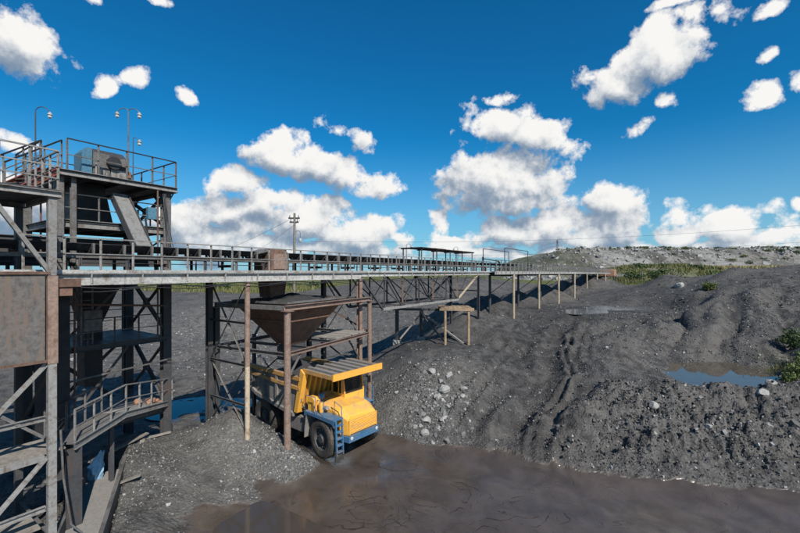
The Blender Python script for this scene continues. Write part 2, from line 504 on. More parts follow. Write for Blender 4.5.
# ------------------------------------------------------------------ object helpers
def tag(o, label=None, cat=None, group=None, kind=None):
    if label: o['label'] = label
    if cat: o['category'] = cat
    if group: o['group'] = group
    if kind: o['kind'] = kind
    return o

WORLD = {}
def thing(name, loc, label, cat, group=None, rz=0.0):
    o = bpy.data.objects.new(name, None)
    o.empty_display_size = 0.3
    o.location = loc
    o.rotation_euler = (0, 0, rz)
    COL.objects.link(o)
    mw = Matrix.Rotation(rz, 4, 'Z'); mw.translation = loc
    WORLD[o.name] = mw
    return tag(o, label, cat, group)

def mesh(name, verts, faces, mat, smooth=False):
    me = bpy.data.meshes.new(name)
    me.from_pydata([tuple(v) for v in verts], [], faces)
    me.materials.append(M[mat])
    if smooth:
        me.polygons.foreach_set('use_smooth', [True] * len(me.polygons))
    me.update()
    return me

def link(name, me, parent=None, mw=None, local=False):
    """local=True: mw is given in the parent's own space, else in world space"""
    o = bpy.data.objects.new(name, me)
    COL.objects.link(o)
    mw = Matrix.Identity(4) if mw is None else mw
    o.matrix_basis = mw
    if parent is not None:
        o.parent = parent
        pw = WORLD[parent.name]
        if local:
            mw = pw @ mw
        else:
            o.matrix_parent_inverse = pw.inverted()
    WORLD[o.name] = mw
    return o

class MB:
    def __init__(self):
        self.v = []; self.f = []
    def add(self, vs, fs):
        n = len(self.v)
        self.v += [Vector(p) for p in vs]
        self.f += [tuple(i + n for i in f) for f in fs]
        return self
    def box(self, x0, x1, y0, y1, z0, z1):
        return self.add([(x0, y0, z0), (x1, y0, z0), (x1, y1, z0), (x0, y1, z0), (x0, y0, z1), (x1, y0, z1), (x1, y1, z1), (x0, y1, z1)],
                        [(3, 2, 1, 0), (4, 5, 6, 7), (0, 1, 5, 4), (1, 2, 6, 5), (2, 3, 7, 6), (3, 0, 4, 7)])
    def prism(self, poly, axis, a, b):
        """poly: 2-D outline, swept along axis ('x','y','z') from a to b"""
        def p3(p, k):
            return {'x': (k, p[0], p[1]), 'y': (p[0], k, p[1]), 'z': (p[0], p[1], k)}[axis]
        n = len(poly)
        vs = [p3(p, a) for p in poly] + [p3(p, b) for p in poly]
        fs = [tuple(range(n))[::-1], tuple(range(n, 2 * n))] + [(i, (i + 1) % n, n + (i + 1) % n, n + i) for i in range(n)]
        return self.add(vs, fs)
    def tube(self, pts, r, seg=8, cap=True):
        pts = [Vector(p) for p in pts]
        rings = []
        n0 = len(self.v)
        for i, p in enumerate(pts):
            d = (pts[min(i + 1, len(pts) - 1)] - pts[max(i - 1, 0)]).normalized()
            up = Vector((0, 0, 1)) if abs(d.z) < 0.95 else Vector((1, 0, 0))
            a = d.cross(up).normalized(); b = a.cross(d)
            rr = r[i] if isinstance(r, (list, tuple)) else r
            for k in range(seg):
                t = 2 * math.pi * k / seg
                self.v.append(p + a * (rr * math.cos(t)) + b * (rr * math.sin(t)))
        for i in range(len(pts) - 1):
            for k in range(seg):
                q = n0 + i * seg
                self.f.append((q + k, q + (k + 1) % seg, q + seg + (k + 1) % seg, q + seg + k))
        if cap:
            self.f.append(tuple(n0 + k for k in range(seg))[::-1])
            self.f.append(tuple(n0 + (len(pts) - 1) * seg + k for k in range(seg)))
        return self
    def lathe(self, prof, axis='y', seg=24, c=(0, 0, 0), cap=True):
        """prof: list of (radius, along)"""
        n0 = len(self.v)
        for (r, h) in prof:
            for k in range(seg):
                t = 2 * math.pi * k / seg
                a, b = r * math.cos(t), r * math.sin(t)
                p = {'y': (a, h, b), 'z': (a, b, h), 'x': (h, a, b)}[axis]
                self.v.append(Vector((p[0] + c[0], p[1] + c[1], p[2] + c[2])))
        for i in range(len(prof) - 1):
            for k in range(seg):
                q = n0 + i * seg
                self.f.append((q + k, q + (k + 1) % seg, q + seg + (k + 1) % seg, q + seg + k))
        if cap:
            self.f.append(tuple(n0 + k for k in range(seg)))
            self.f.append(tuple(n0 + (len(prof) - 1) * seg + k for k in range(seg))[::-1])
        return self
    def mesh(self, name, mat, smooth=False):
        me = mesh(name, self.v, self.f, mat, smooth)
        bm = bmesh.new(); bm.from_mesh(me)
        bmesh.ops.recalc_face_normals(bm, faces=bm.faces)
        bm.to_mesh(me); bm.free()
        if smooth:
            me.set_sharp_from_angle(angle=R(38))
        return me
    def build(self, name, mat, parent=None, smooth=False, local=True, mw=None):
        return link(name, self.mesh(name, mat, smooth), parent, mw, local)

SECT = {}
def sect_mesh(kind, L, w, h, mat):
    """a steel section of length L along local X, width w (Y), height h (Z), centred"""
    key = (kind, round(L, 2), round(w, 3), round(h, 3), mat)
    if key in SECT:
        return SECT[key]
    mb = MB(); a, b = -L / 2, L / 2
    W, H = w / 2, h / 2
    if kind == 'box':
        mb.box(a, b, -W, W, -H, H)
    elif kind == 'i':
        t = max(0.012, h * 0.09); s = max(0.010, w * 0.10)
        mb.prism([(-W, -H), (W, -H), (W, -H + t), (s, -H + t), (s, H - t), (W, H - t), (W, H), (-W, H), (-W, H - t), (-s, H - t), (-s, -H + t), (-W, -H + t)], 'x', a, b)
    elif kind == 'c':
        t = max(0.012, h * 0.08); s = max(0.010, w * 0.18)
        mb.prism([(-W, -H), (W, -H), (W, -H + t), (-W + s, -H + t), (-W + s, H - t), (W, H - t), (W, H), (-W, H)], 'x', a, b)
    elif kind == 'l':
        s = max(0.008, w * 0.14)
        mb.prism([(-W, -H), (W, -H), (W, -H + s), (-W + s, -H + s), (-W + s, H), (-W, H)], 'x', a, b)
    elif kind == 'pipe':
        mb.tube([(a, 0, 0), (b, 0, 0)], W, 12)
    elif kind == 'rod':
        mb.tube([(a, 0, 0), (b, 0, 0)], W, 6)
    me = mb.mesh(kind, mat, kind in ('pipe',))
    SECT[key] = me
    return me

def bar(name, p, q, w, h, mat, parent, kind='box', roll=0.0, mat2=None):
    p, q = Vector(p), Vector(q)
    d = q - p
    L = d.length
    x = d.normalized()
    ref = Vector((0, 0, 1)) if abs(x.z) < 0.97 else Vector((0.829, -0.559, 0))
    y = ref.cross(x).normalized(); z = x.cross(y)
    mw = Matrix((x, y, z)).transposed().to_4x4()
    if roll:
        mw = mw @ Matrix.Rotation(roll, 4, 'X')
    mw.translation = (p + q) / 2
    return link(name, sect_mesh(kind, L, w, h, mat), parent, mw)

def railing(parent, pts, h=1.0, spacing=0.95, mat='grey_steel', rails=(1.0, 0.5), toe=False, post=0.05, ends=True):
    """posts and rails following pts (on the floor line)"""
    pts = [Vector(p) for p in pts]
    for i in range(len(pts) - 1):
        a, b = pts[i], pts[i + 1]
        L = (b - a).length
        n = max(1, round(L / spacing))
        for k in range(n + 1):
            if k == n and i < len(pts) - 2: continue
            p = a.lerp(b, k / n)
            bar('railing_post', p, p + Vector((0, 0, h)), post, post, mat, parent, 'l')
        up = Vector((0, 0, 1))
        for j, f in enumerate(rails):
            bar('handrail' if j == 0 else 'mid_rail', a + up * (h * f + (0.02 if j == 0 else 0)), b + up * (h * f + (0.02 if j == 0 else 0)), 0.05 if j == 0 else 0.032, 0.04 if j == 0 else 0.032, 'black_steel' if (j == 0 and mat != 'pale_steel') else mat, parent, 'l' if j else 'box')
        if toe:
            bar('toe_board', a + up * 0.075, b + up * 0.075, 0.012, 0.13, mat, parent)

# local frame of the conveyor gallery: s along it, t across it (away from the viewer)
GU = Vector((0.559, 0.829, 0)).normalized()
GN = Vector((-GU.y, GU.x, 0))
GO = Vector((0, 27.3, 0))
def W(s, t, z):
    return GO + GU * s + GN * t + Vector((0, 0, z))
GROT = math.atan2(GU.y, GU.x)
def frame_mw(s, t, z):
    mw = Matrix.Rotation(GROT, 4, 'Z'); mw.translation = W(s, t, z)
    return mw

# ------------------------------------------------------------------ terrain
class Noise2:
    def __init__(self, seed):
        r = np.random.default_rng(seed)
        self.p = r.permutation(512)
        self.p = np.concatenate([self.p, self.p])
        a = r.uniform(0, 2 * np.pi, 512)
        self.gx, self.gy = np.cos(a), np.sin(a)
    def __call__(self, x, y):
        xi = np.floor(x).astype(np.int64); yi = np.floor(y).astype(np.int64)
        fx, fy = x - xi, y - yi
        u = fx * fx * fx * (fx * (fx * 6 - 15) + 10); v = fy * fy * fy * (fy * (fy * 6 - 15) + 10)
        def g(ix, iy, dx, dy):
            h = self.p[(self.p[ix & 511] + iy) & 511]
            return self.gx[h] * dx + self.gy[h] * dy
        a = g(xi, yi, fx, fy); b = g(xi + 1, yi, fx - 1, fy)
        c = g(xi, yi + 1, fx, fy - 1); d = g(xi + 1, yi + 1, fx - 1, fy - 1)
        return (a + u * (b - a)) * (1 - v) + (c + u * (d - c)) * v
NZ = Noise2(3)
def fbm(x, y, f, octv=4, gain=0.5):
    s = 0; a = 1.0
    for i in range(octv):
        s = s + a * NZ(x * f + 17.3 * i, y * f - 9.1 * i)
        f *= 2.03; a *= gain
    return s
def ridged(x, y, f, octv=3):
    s = 0; a = 1.0
    for i in range(octv):
        s = s + a * (0.5 - np.abs(NZ(x * f + 31.7 * i, y * f + 5.9 * i))) * 2
        f *= 2.1; a *= 0.5
    return s
def sst(x, a, b):
    t = np.clip((x - a) / (b - a), 0, 1)
    return t * t * (3 - 2 * t)
def gau(x, y, cx, cy, rx, ry):
    return np.exp(-((x - cx) / rx) ** 2 - ((y - cy) / ry) ** 2)

CTRL = np.array([
    # wet pit floor, and the floor the truck stands on
    (0, 14, 0), (4, 14, 0), (8, 13.5, 0), (12, 12.5, 0), (16, 12, 0), (0, 17, 0), (4, 16, 0), (0, 10, 0), (10, 9, 0), (-2, 13, 0), (22, 12, 0), (30, 12, .1),
    (-0.8, 20.3, 0), (2.4, 18.6, 0), (6.7, 16.4, 0), (10.5, 15.2, 0), (15, 14.6, 0), (19, 14.4, 0), (-3.7, 18.4, 0), (-2.2, 20.6, 0), (-5.6, 20.1, 0), (-7.4, 21.5, 0), (-5.8, 23.5, 0), (-8.8, 22.6, 0), (-7.2, 25, 0.05), (-3.8, 22.2, 0.05),
    (-2.3, 17.4, 0), (-2.6, 14.9, .05), (-5.2, 13.2, .0), (-4, 12, .05), (-6, 10, .2),
    # mound in front of the truck
    (-6.7, 17.4, 1.3), (-4.9, 17.2, 1.05), (-6.6, 18.0, 1.75), (-7.5, 18.3, 2.55), (-8.2, 18.5, 2.2), (-5.4, 16.1, .25), (-3.6, 16.6, .15), (-8.6, 16.8, 1.5), (-9.3, 16.9, 1.5), (-9.2, 14.7, 1.25), (-7.6, 15.4, .85), (-11.2, 15.6, 1.6), (-8.8, 12.6, .8), (-10.4, 18, 1.3), (-9.3, 18.6, 1.5), (-8.9, 20.3, .6), (-11, 13.2, .9), (-12, 12, .6), (-14, 14, .5), (-14, 11, .5), (-10, 10, .6),
    # under and behind the tower
    (-13, 17, .6), (-14, 19, .5), (-12, 22, .4), (-10, 24, .3), (-13, 24, .3), (-17, 22, .5), (-18, 17, .6), (-16, 28, .4), (-24, 22, 1.0), (-30, 15, 1.5),
    # pit behind
    (-12.7, 30, .4), (-5, 30, .3), (-10, 36, .4), (-5, 40, .2), (-18, 40, .7), (-1.6, 37, 1.1), (-0.8, 43, .15), (-22, 58, 1.2), (-8, 55, .9), (-30, 40, 1.2), (-40, 80, 2.3), (-15, 80, 2.2), (5, 62, 2.4), (-50, 110, 3.7), (-24, 110, 4.0), (-8, 104, 6.0), (8, 100, 7.0), (24, 104, 6.8), (34, 116, 5.5), (2, 80, 4.6), (16, 118, 6.0), (-60, 60, 2), (-60, 30, 2),
    # embankment under the gallery and the bank right of the truck
    (-0.3, 36, 2.2), (1.9, 36.6, 2.4), (3.7, 33, 2.6), (5.6, 33, 2.6), (2.1, 28.7, 2.95), (0.2, 28.6, 2.3), (5.5, 27.5, 2.9), (1.7, 22.2, 1.5), (0.1, 21.3, .75), (3.9, 22.5, 1.4), (5.7, 25.3, 2.35), (-.85, 23.2, 1.2), (-1.4, 26.5, 1.2), (-1.6, 30.5, 1.1), (3.7, 19.3, .3), (-2.0, 24.6, .5), (7.5, 38.5, 4.1), (9, 43, 4.2), (6, 48, 3.6),
    # ramp and plateau
    (5.8, 19.3, .45), (8.1, 23.1, 1.2), (11.4, 28.6, 2.25), (14, 34.9, 3.05), (23.7, 47.4, 3.5), (24, 50, 3.55), (20.5, 46.5, 3.5), (28, 48, 3.55), (33, 52, 3.6), (26, 57, 3.55), (12.5, 45.8, 3.2), (18.3, 54.5, 3.5), (35.6, 75, 3.9), (31, 51.6, 3.6), (30.5, 56, 3.5), (26, 62, 3.5), (40, 90, 3.9), (24, 84, 3.8),
    # rough bank in front of the pond
    (10.5, 20.9, 1.9), (14.4, 28.7, 2.9), (19.3, 35, 3.35), (12.5, 20, 2.1), (16.1, 20.2, 2.35), (19.5, 19.5, 2.6), (13.6, 18.1, 1.1), (9.9, 18, .7), (15.8, 16.6, .8), (7.6, 18.6, .7), (12, 16.8, .5), (22, 18.5, 2.4), (25, 16.5, 1.6), (24, 21.5, 3.1), (26.3, 24.5, 3.0), (28, 27, 2.9),
    # pond hollow
    (18.6, 23.2, 1.75), (20, 25.4, 1.2), (22.4, 27, 1.2), (23.3, 29.2, 1.8), (17.6, 25.2, 1.75), (25, 27.4, 1.7), (20, 28.6, 1.85),
    # coal hill
    (20.6, 33, 3.0), (26.4, 33, 3.5), (32, 40, 5.9), (38, 48, 7.5), (49, 58, 8.4), (36, 36, 3.5), (44, 44, 5.6), (56, 56, 9.3), (28.8, 46, 3.8), (36, 58, 4.9), (42.5, 68, 6.6), (47, 63, 7.3), (43, 82, 5.0), (31, 68, 3.6), (35, 66, 4.0), (64, 58, 9.9), (80, 60, 11), (75, 45, 8.5), (60, 40, 7), (50, 30, 4.5), (60, 90, 5.5), (85, 80, 7), (110, 110, 5), (120, 60, 9), (40, 20, 2.5), (70, 20, 4),
    (0, 0, .3), (20, 0, .3), (-20, 0, .6), (0, -20, .5), (40, 0, 1), (-40, 0, 1.5), (-70, 100, 4), (70, 130, 4.5), (0, 135, 4),
], dtype=float)

def tps_fit(P):
    xy = P[:, :2]; n = len(P)
    d2 = ((xy[:, None] - xy[None]) ** 2).sum(-1)
    K = np.where(d2 > 0, d2 * np.log(np.maximum(d2, 1e-9)) * 0.5, 0) + np.eye(n) * 0.4
    A = np.zeros((n + 3, n + 3)); A[:n, :n] = K
    Q = np.c_[np.ones(n), xy]; A[:n, n:] = Q; A[n:, :n] = Q.T
    return np.linalg.solve(A, np.r_[P[:, 2], 0, 0, 0])
TPSW = tps_fit(CTRL)
def tps(x, y):
    sh = x.shape; x = x.ravel(); y = y.ravel()
    out = TPSW[-3] + TPSW[-2] * x + TPSW[-1] * y
    for i in range(len(CTRL)):
        d2 = (x - CTRL[i, 0]) ** 2 + (y - CTRL[i, 1]) ** 2
        out += TPSW[i] * d2 * np.log(np.maximum(d2, 1e-9)) * 0.5
    return out.reshape(sh)

RAMP = np.array([(3.6, 17.6), (5.0, 19.8), (7.0, 23.1), (10.0, 28.6), (13.0, 35), (18, 44), (25, 56)])
def ramp_coords(x, y):
    best = np.full(x.shape, 1e9); lat = np.zeros(x.shape); al = np.zeros(x.shape); acc = 0
    for i in range(len(RAMP) - 1):
        a, b = RAMP[i], RAMP[i + 1]; d = b - a; L = np.hypot(*d)
        t = np.clip(((x - a[0]) * d[0] + (y - a[1]) * d[1]) / L ** 2, 0, 1)
        px, py = x - a[0] - t * d[0], y - a[1] - t * d[1]
        r = np.hypot(px, py)
        m = r < best
        best = np.where(m, r, best)
        lat = np.where(m, (px * d[1] - py * d[0]) / L, lat)
        al = np.where(m, acc + t * L, al)
        acc += L
    return lat, al

CONES = [(W(29, 4.5, 0), 3.0, 5.5), (W(41, 5.0, 0), 2.9, 5.0), (W(55, 4.5, 0), 3.2, 6.0), (W(70, 4.0, 0), 3.4, 6.5), (W(88, 2.5, 0), 3.9, 9.0), (W(104, 3.0, 0), 3.6, 9.0), (W(19, 6.0, 0), 1.6, 4.0)]

TIPS = [(8.9, 20.0, .75, 1.5), (11.2, 21.2, .7, 1.8), (13.8, 20.6, .6, 1.7), (16.4, 20.2, .5, 1.5), (18.6, 19.3, .6, 1.7), (21.5, 19.6, .6, 1.8), (11.6, 18.2, .4, 1.1), (15, 17.8, .4, 1.2), (10.2, 23.6, .7, 1.9), (13.0, 25.4, .9, 2.2), (15.6, 28.6, .9, 2.4), (18.2, 32.0, .9, 2.8), (12.4, 29.4, .5, 1.6), (17, 36.5, .8, 2.6), (23, 36, .8, 3), (34, 62, 1.4, 4), (38, 55, 1.2, 4), (44, 66, 1.5, 4), (50, 60, 1.2, 3.5), (3.5, 25.5, .5, 1.6), (1.0, 25.3, .5, 1.4), (6.4, 30, .6, 1.8), (8.5, 34, .8, 2.2), (7, 41, .9, 2.5), (-18, 45, 1.2, 4.5), (-26, 55, 1.6, 6.5), (-12, 60, 1.2, 5.5), (-32, 70, 1.6, 7), (-14, 35, .6, 3), (-6, 48, .9, 3.8), (-21, 64, 1.2, 6), (-36, 50, 1.6, 6), (-3, 70, 1.2, 6), (-9, 41, .5, 3)]
def base_h(x, y):
    h = tps(x, y)
    far = sst(np.hypot(x - 10, (y - 45)), 95, 135)
    h = h * (1 - far) + 4.0 * far
    return h

def terrain(x, y):
    """height, mud mask, gravel mask, grass mask"""
    h0 = base_h(x, y)
    near = 1 - sst(np.hypot(x, y), 70, 130)
    mud = sst(h0, 0.34, 0.10) * sst(y, 25.5, 23.0) * sst(x, -7.0, -4.0)
    mud = np.maximum(mud, 0.9 * gau(x, y, -5.6, 13.4, 2.2, 1.3))
    mud = np.maximum(mud, 0.85 * gau(x, y, -4.7, 15.7, 1.2, 0.5))
    mud = sst(mud + 0.55 * fbm(x, y, 1.1, 4) * mud * (1 - mud) * 4, .38, .62)
    rough = gau(x, y, 12.5, 18.9, 6.5, 2.6) + gau(x, y, 19, 18.2, 5, 2.8)
    rough = np.clip(rough, 0, 1) * (1 - mud)
    lat, al = ramp_coords(x, y)
    rmask = np.exp(-(lat / 3.5) ** 4) * sst(al, 0.3, 2.5) * (1 - sst(al, 28, 42))
    h = h0.copy()
    for c, hh, rr in CONES:
        d = np.hypot(x - c.x, y - c.y) + 0.9 * fbm(x, y, 0.35, 3)
        top = hh * (1 - np.clip(d / rr, 0, 1)) - 0.0
        h = np.maximum(h, h0 + top * 0.98)
    # tipped loads left standing along the banks
    for cx, cy, hh, rr in TIPS:
        d = np.hypot(x - cx, y - cy) + .28 * fbm(x, y, 1.1, 3)
        h = h + hh * np.clip(1 - d / rr, 0, 1) ** 1.1 * (1 - mud)
    # broad unevenness
    dry = 1 - mud
    h = h + dry * near * (0.20 * fbm(x, y, 0.28, 3) + 0.11 * fbm(x, y, 1.1, 3) * (1 - 0.6 * rmask))
    # clods on the rough bank
    cl = ridged(x, y, 0.9, 3)
    wx, wy = x + .35 * fbm(x, y, 1.3, 2), y + .35 * fbm(x + 9, y, 1.3, 2)
    h = h + rough * (0.34 * ridged(wx, wy, 0.75, 4) + 0.42 * np.abs(fbm(wx, wy, 1.9, 4, .62)) + 0.20 * fbm(wx, wy, 5.0, 2) - 0.45)
    hillm = gau(x, y, 22, 34, 13, 12) * (1 - rough)
    h = h + hillm * (0.20 * np.abs(fbm(wx, wy, 1.4, 4, .6)) + .05 * fbm(wx, wy, 4.5, 2) - .1)
    # bank right of the truck and loading mound: rubble
    rb = np.clip(gau(x, y, 1.5, 23.2, 3.4, 3.2) + gau(x, y, -5.4, 17.0, 1.8, 1.3) + gau(x, y, 4.5, 26, 2.0, 3), 0, 1) * dry
    h = h + rb * (0.13 * np.maximum(0, fbm(x, y, 2.6, 3)) + 0.03 * fbm(x, y, 6.0, 2))
    # wheel ruts up the ramp
    wob = 0.75 * NZ(al * 0.16, al * 0 + 3.3) + 0.12 * NZ(al * 0.7, lat * .4)
    for off, dep, wd in ((-3.2, .12, .3), (-2.2, .10, .2), (-1.35, .12, .45), (0.1, .05, .16), (0.75, .13, .5), (1.9, .13, .16), (2.6, .12, .28), (3.3, .10, .2)):
        l = lat - off - wob * (1 + 0.3 * off)
        pr = np.exp(-(l / wd) ** 2) - 0.75 * np.exp(-((np.abs(l) - wd * 1.9) / (wd * 0.8)) ** 2)
        h = h - rmask * dep * 2.0 * pr * np.clip(0.6 + 1.5 * NZ(al * 0.28 + off * 7, lat * .2 + off), 0, 1.4)
    h = h + rmask * (.05 * np.sin(al * 11 + 2 * np.abs(lat)) * sst(NZ(al * .3, lat * .8), -.1, .3) + .08 * fbm(x, y, 2.2, 3))
    # rills down the coal hill
    hm = np.clip(1.4 * gau(x, y, 37, 43, 18, 13), 0, 1)
    axw = x * 0.72 - y * 0.69 + 1.6 * fbm(x, y, .12, 2)
    gul = np.clip(1 - 2.6 * np.abs(NZ(axw * .28, (x + y) * .015)), 0, 1) ** 2 * .8 + np.clip(1 - 2.6 * np.abs(NZ(axw * .8 + 40, (x + y) * .04)), 0, 1) ** 2 * .32
    h = h - 1.35 * hm * gul
    ax = (x * 0.72 - y * 0.69)
    h = h + hm * (0.42 * NZ(ax * 0.55 + 0.4 * fbm(x, y, .15, 2), (x + y) * 0.04) + 0.22 * NZ(ax * 1.5, (x + y) * 0.09) + 0.08 * fbm(x, y, 0.9, 3))
    # fine relief everywhere dry
    h = h + dry * (1 - sst(np.hypot(x, y), 28, 60)) * 0.02 * fbm(x, y, 3.3, 4)
    # slurry in the pit: low rolls and wheel marks
    h = h + mud * (0.012 * fbm(x, y, 0.9, 3))
    h = h - .11 * np.clip(gau(x, y, -5.9, 13.2, 1.7, .75) + .25 * fbm(x, y, 1.3, 3) * gau(x, y, -5.9, 13.2, 2.4, 1.2), 0, 1) - .07 * np.clip(gau(x, y, -4.6, 15.65, .9, .3) + .3 * fbm(x, y, 1.7, 3) * gau(x, y, -4.6, 15.65, 1.3, .5), 0, 1)
    # channel cut beside the bunker, left
    tt = np.clip(((x + 9.3) * -1.9 + (y - 11.4) * 3.6) / (1.9 ** 2 + 3.6 ** 2), 0, 1.12)
    dd = np.hypot(x + 9.3 + 1.9 * tt, y - 11.4 - 3.6 * tt)
    h = h - 0.75 * sst(dd, .85, .6) * (h > .2)
    # hollows that hold water
    fl = np.clip(2.6 * gau(x, y, 27.5, 54, 9, 7.5), 0, 1)
    h = h * (1 - fl) + fl * (3.55 + .03 * fbm(x, y, .8, 3) - .10 * gau(x, y, 31, 56, 3.6, 2.4) - .10 * gau(x, y, 24, 51.5, 3, 2))
    gravel = np.clip(0.95 * gau(x, y, -5.5, 16.9, 2.0, 1.0) + 0.5 * gau(x, y, 1.5, 23.0, 4.0, 3.4) + 0.12 * gau(x, y, -9, 15.5, 3.5, 3) + 0.55 * gau(x, y, -20, 55, 22, 22) + 0.3 * gau(x, y, 14, 19, 8, 3) + 0.2, 0, 1)
    gravel = gravel * (1 - 0.75 * rmask) * (1 - 0.55 * gau(x, y, 36, 46, 18, 18)) * (1 - 0.8 * gau(x, y, 24, 52, 14, 9))
    gravel *= (1 - 0.8 * gau(x, y, 2.0, 33, 5, 4.5))
    for c, hh, rr in CONES:
        gravel *= 1 - 0.8 * gau(x, y, c.x, c.y, rr, rr)
    grass = sst(y + 0.08 * x + 6 * fbm(x, y, 0.05, 2), 96, 112) * sst(x, -14, -26)
    grass = np.maximum(grass, sst(np.hypot(x, y), 140, 165))
    grass = np.maximum(grass, 0.8 * gau(x, y, 27.3, 26.5, 1.3, 2.2))
    fine = np.clip(.85 * rmask * sst(np.abs(fbm(x, y, .5, 2)), .0, .25) + .8 * gau(x, y, 24, 53, 12, 9) + .75 * gau(x, y, 2, 33.5, 5, 4.5) + .45 * hm * sst(fbm(x, y, .25, 3), -.1, .3) + .5 * sst(fbm(x + 50, y, .4, 3), .15, .4), 0, 1) * (1 - .9 * rb)
    terrain.fine = fine
    return h, mud, gravel, grass

def zat(x, y):
    return float(terrain(np.array([float(x)]), np.array([float(y)]))[0][0])

def axis(breaks):
    """breaks: (start, end, step0, step1)"""
    out = []
    for a, b, s0, s1 in breaks:
        v = a
        while v < b - 1e-6:
            out.append(v)
            f = (v - a) / (b - a)
            v += s0 + (s1 - s0) * f
    out.append(breaks[-1][1])
    return np.array(out)

gx = axis([(-5000, -300, 700, 90), (-300, -60, 60, 6), (-60, -16, 4, .35), (-16, -9, .3, .1), (-9, 20, .085, .1), (20, 34, .1, .3), (34, 70, .3, 1.2), (70, 300, 1.5, 50), (300, 5000, 80, 800)])
gy = axis([(-300, -40, 60, 20), (-40, 6, 12, 1.0), (6, 12, .8, .12), (12, 22, .085, .10), (22, 40, .11, .35), (40, 80, .35, 1.0), (80, 140, 1.0, 4), (140, 400, 5, 40), (400, 7000, 60, 900)])
GX, GY = np.meshgrid(gx, gy)
HH, MUD, GRV, GRS = terrain(GX, GY)
FINE = terrain.fine
nx, ny = len(gx), len(gy)
def grid_mesh(name, X, Y, Z, mat):
    ny, nx = X.shape
    me = bpy.data.meshes.new(name)
    co = np.stack([X, Y, Z], -1).reshape(-1, 3).astype(np.float32)
    idx = np.arange(nx * ny).reshape(ny, nx)
    q = np.stack([idx[:-1, :-1], idx[:-1, 1:], idx[1:, 1:], idx[1:, :-1]], -1).reshape(-1, 4)
    me.vertices.add(len(co)); me.vertices.foreach_set('co', co.ravel())
    me.loops.add(q.size); me.loops.foreach_set('vertex_index', q.ravel().astype(np.int32))
    me.polygons.add(len(q)); me.polygons.foreach_set('loop_start', (np.arange(len(q)) * 4).astype(np.int32))
    me.polygons.foreach_set('use_smooth', np.ones(len(q), bool))
    me.update(calc_edges=True)
    me.materials.append(M[mat])
    return me
gme = grid_mesh('ground', GX, GY, HH, 'pit_ground')
at = gme.attributes.new('mask', 'FLOAT_VECTOR', 'POINT')
at.data.foreach_set('vector', np.stack([MUD, GRV, GRS], -1).reshape(-1).astype(np.float32))
at = gme.attributes.new('wet', 'FLOAT', 'POINT')
at.data.foreach_set('value', FINE.ravel().astype(np.float32))
ground = tag(link('ground', gme), kind='structure')

# sheets of standing water
def water(name, cx, cy, rx, ry, z, mat, rot=0.0):
    mb = MB(); n = 40
    vs = [(0, 0, 0)] + [((rx * (1 + .12 * math.sin(3 * a + cx)) * math.cos(a)), (ry * (1 + .1 * math.cos(4 * a + cy)) * math.sin(a)), 0) for a in [2 * math.pi * k / n for k in range(n)]]
    mb.add(vs, [(0, 1 + k, 1 + (k + 1) % n) for k in range(n)])
    mw = Matrix.Rotation(rot, 4, 'Z'); mw.translation = (cx, cy, z)
    return tag(link(name, mesh(name, mb.v, mb.f, mat), None, mw), kind='structure')
water('pond_water', 21.3, 26.4, 5.5, 3.4, 1.86, 'pond_water', 0.5)
water('puddle_water', -5.9, 13.2, 3.0, 1.7, zat(-5.9, 13.2) + .06, 'mud_water', -0.1)
water('puddle_water', -12.2, 24.2, 3.2, 2.2, 0.36, 'pond_water', 0.2)
water('puddle_water', 31, 56, 5.2, 3.6, 3.55, 'shallow_water', 0.4)
water('puddle_water', 24, 51.5, 4.6, 2.5, 3.54, 'shallow_water', 0.9)

# ------------------------------------------------------------------ far spoil heap
def far_hill():
    xs = np.arange(40, 620, 2.0); ys = np.arange(175, 420, 2.5)
    X, Y = np.meshgrid(xs, ys)
    top = 20.5 + 1.5 * fbm(X, Y * 0, 0.012, 3) + 1.0 * fbm(X, Y, 0.05, 3)
    foot = 212 + 10 * fbm(X, Y * 0, 0.02, 3) - 0.02 * (X - 100)
    prof = sst(Y, foot, foot + 52)
    left = sst(X - 0.10 * (Y - 200), 58, 108)
    Z = 3.2 + top * np.clip(prof, 0, 1) ** 0.8 * left
    Z += prof * left * (2.4 * fbm(X, Y * 0.3, 0.07, 4) * (1 - prof * 0.8) + 0.5 * fbm(X, Y, 0.22, 3))
    Z = np.where(left * prof > 0.005, Z, 2.5)
    me = grid_mesh('spoil_hill', X, Y, Z, 'spoil_heap')
    green = np.clip(sst(prof, 0.9, 1.0) * 0.9 + 0.55 * gau(X, Y, 95, 240, 14, 40) + 0.35 * sst(X, 230, 300) + 0.1, 0, 1)
    a = me.attributes.new('green', 'FLOAT', 'POINT'); a.data.foreach_set('value', green.ravel().astype(np.float32))
    tag(link('spoil_hill', me), kind='structure')
    return lambda x, y: float(np.interp(0, [0], [Z[int(np.clip((y - 175) / 2.5, 0, len(ys) - 1)), int(np.clip((x - 40) / 2.0, 0, len(xs) - 1))]]))
hill_z = far_hill()

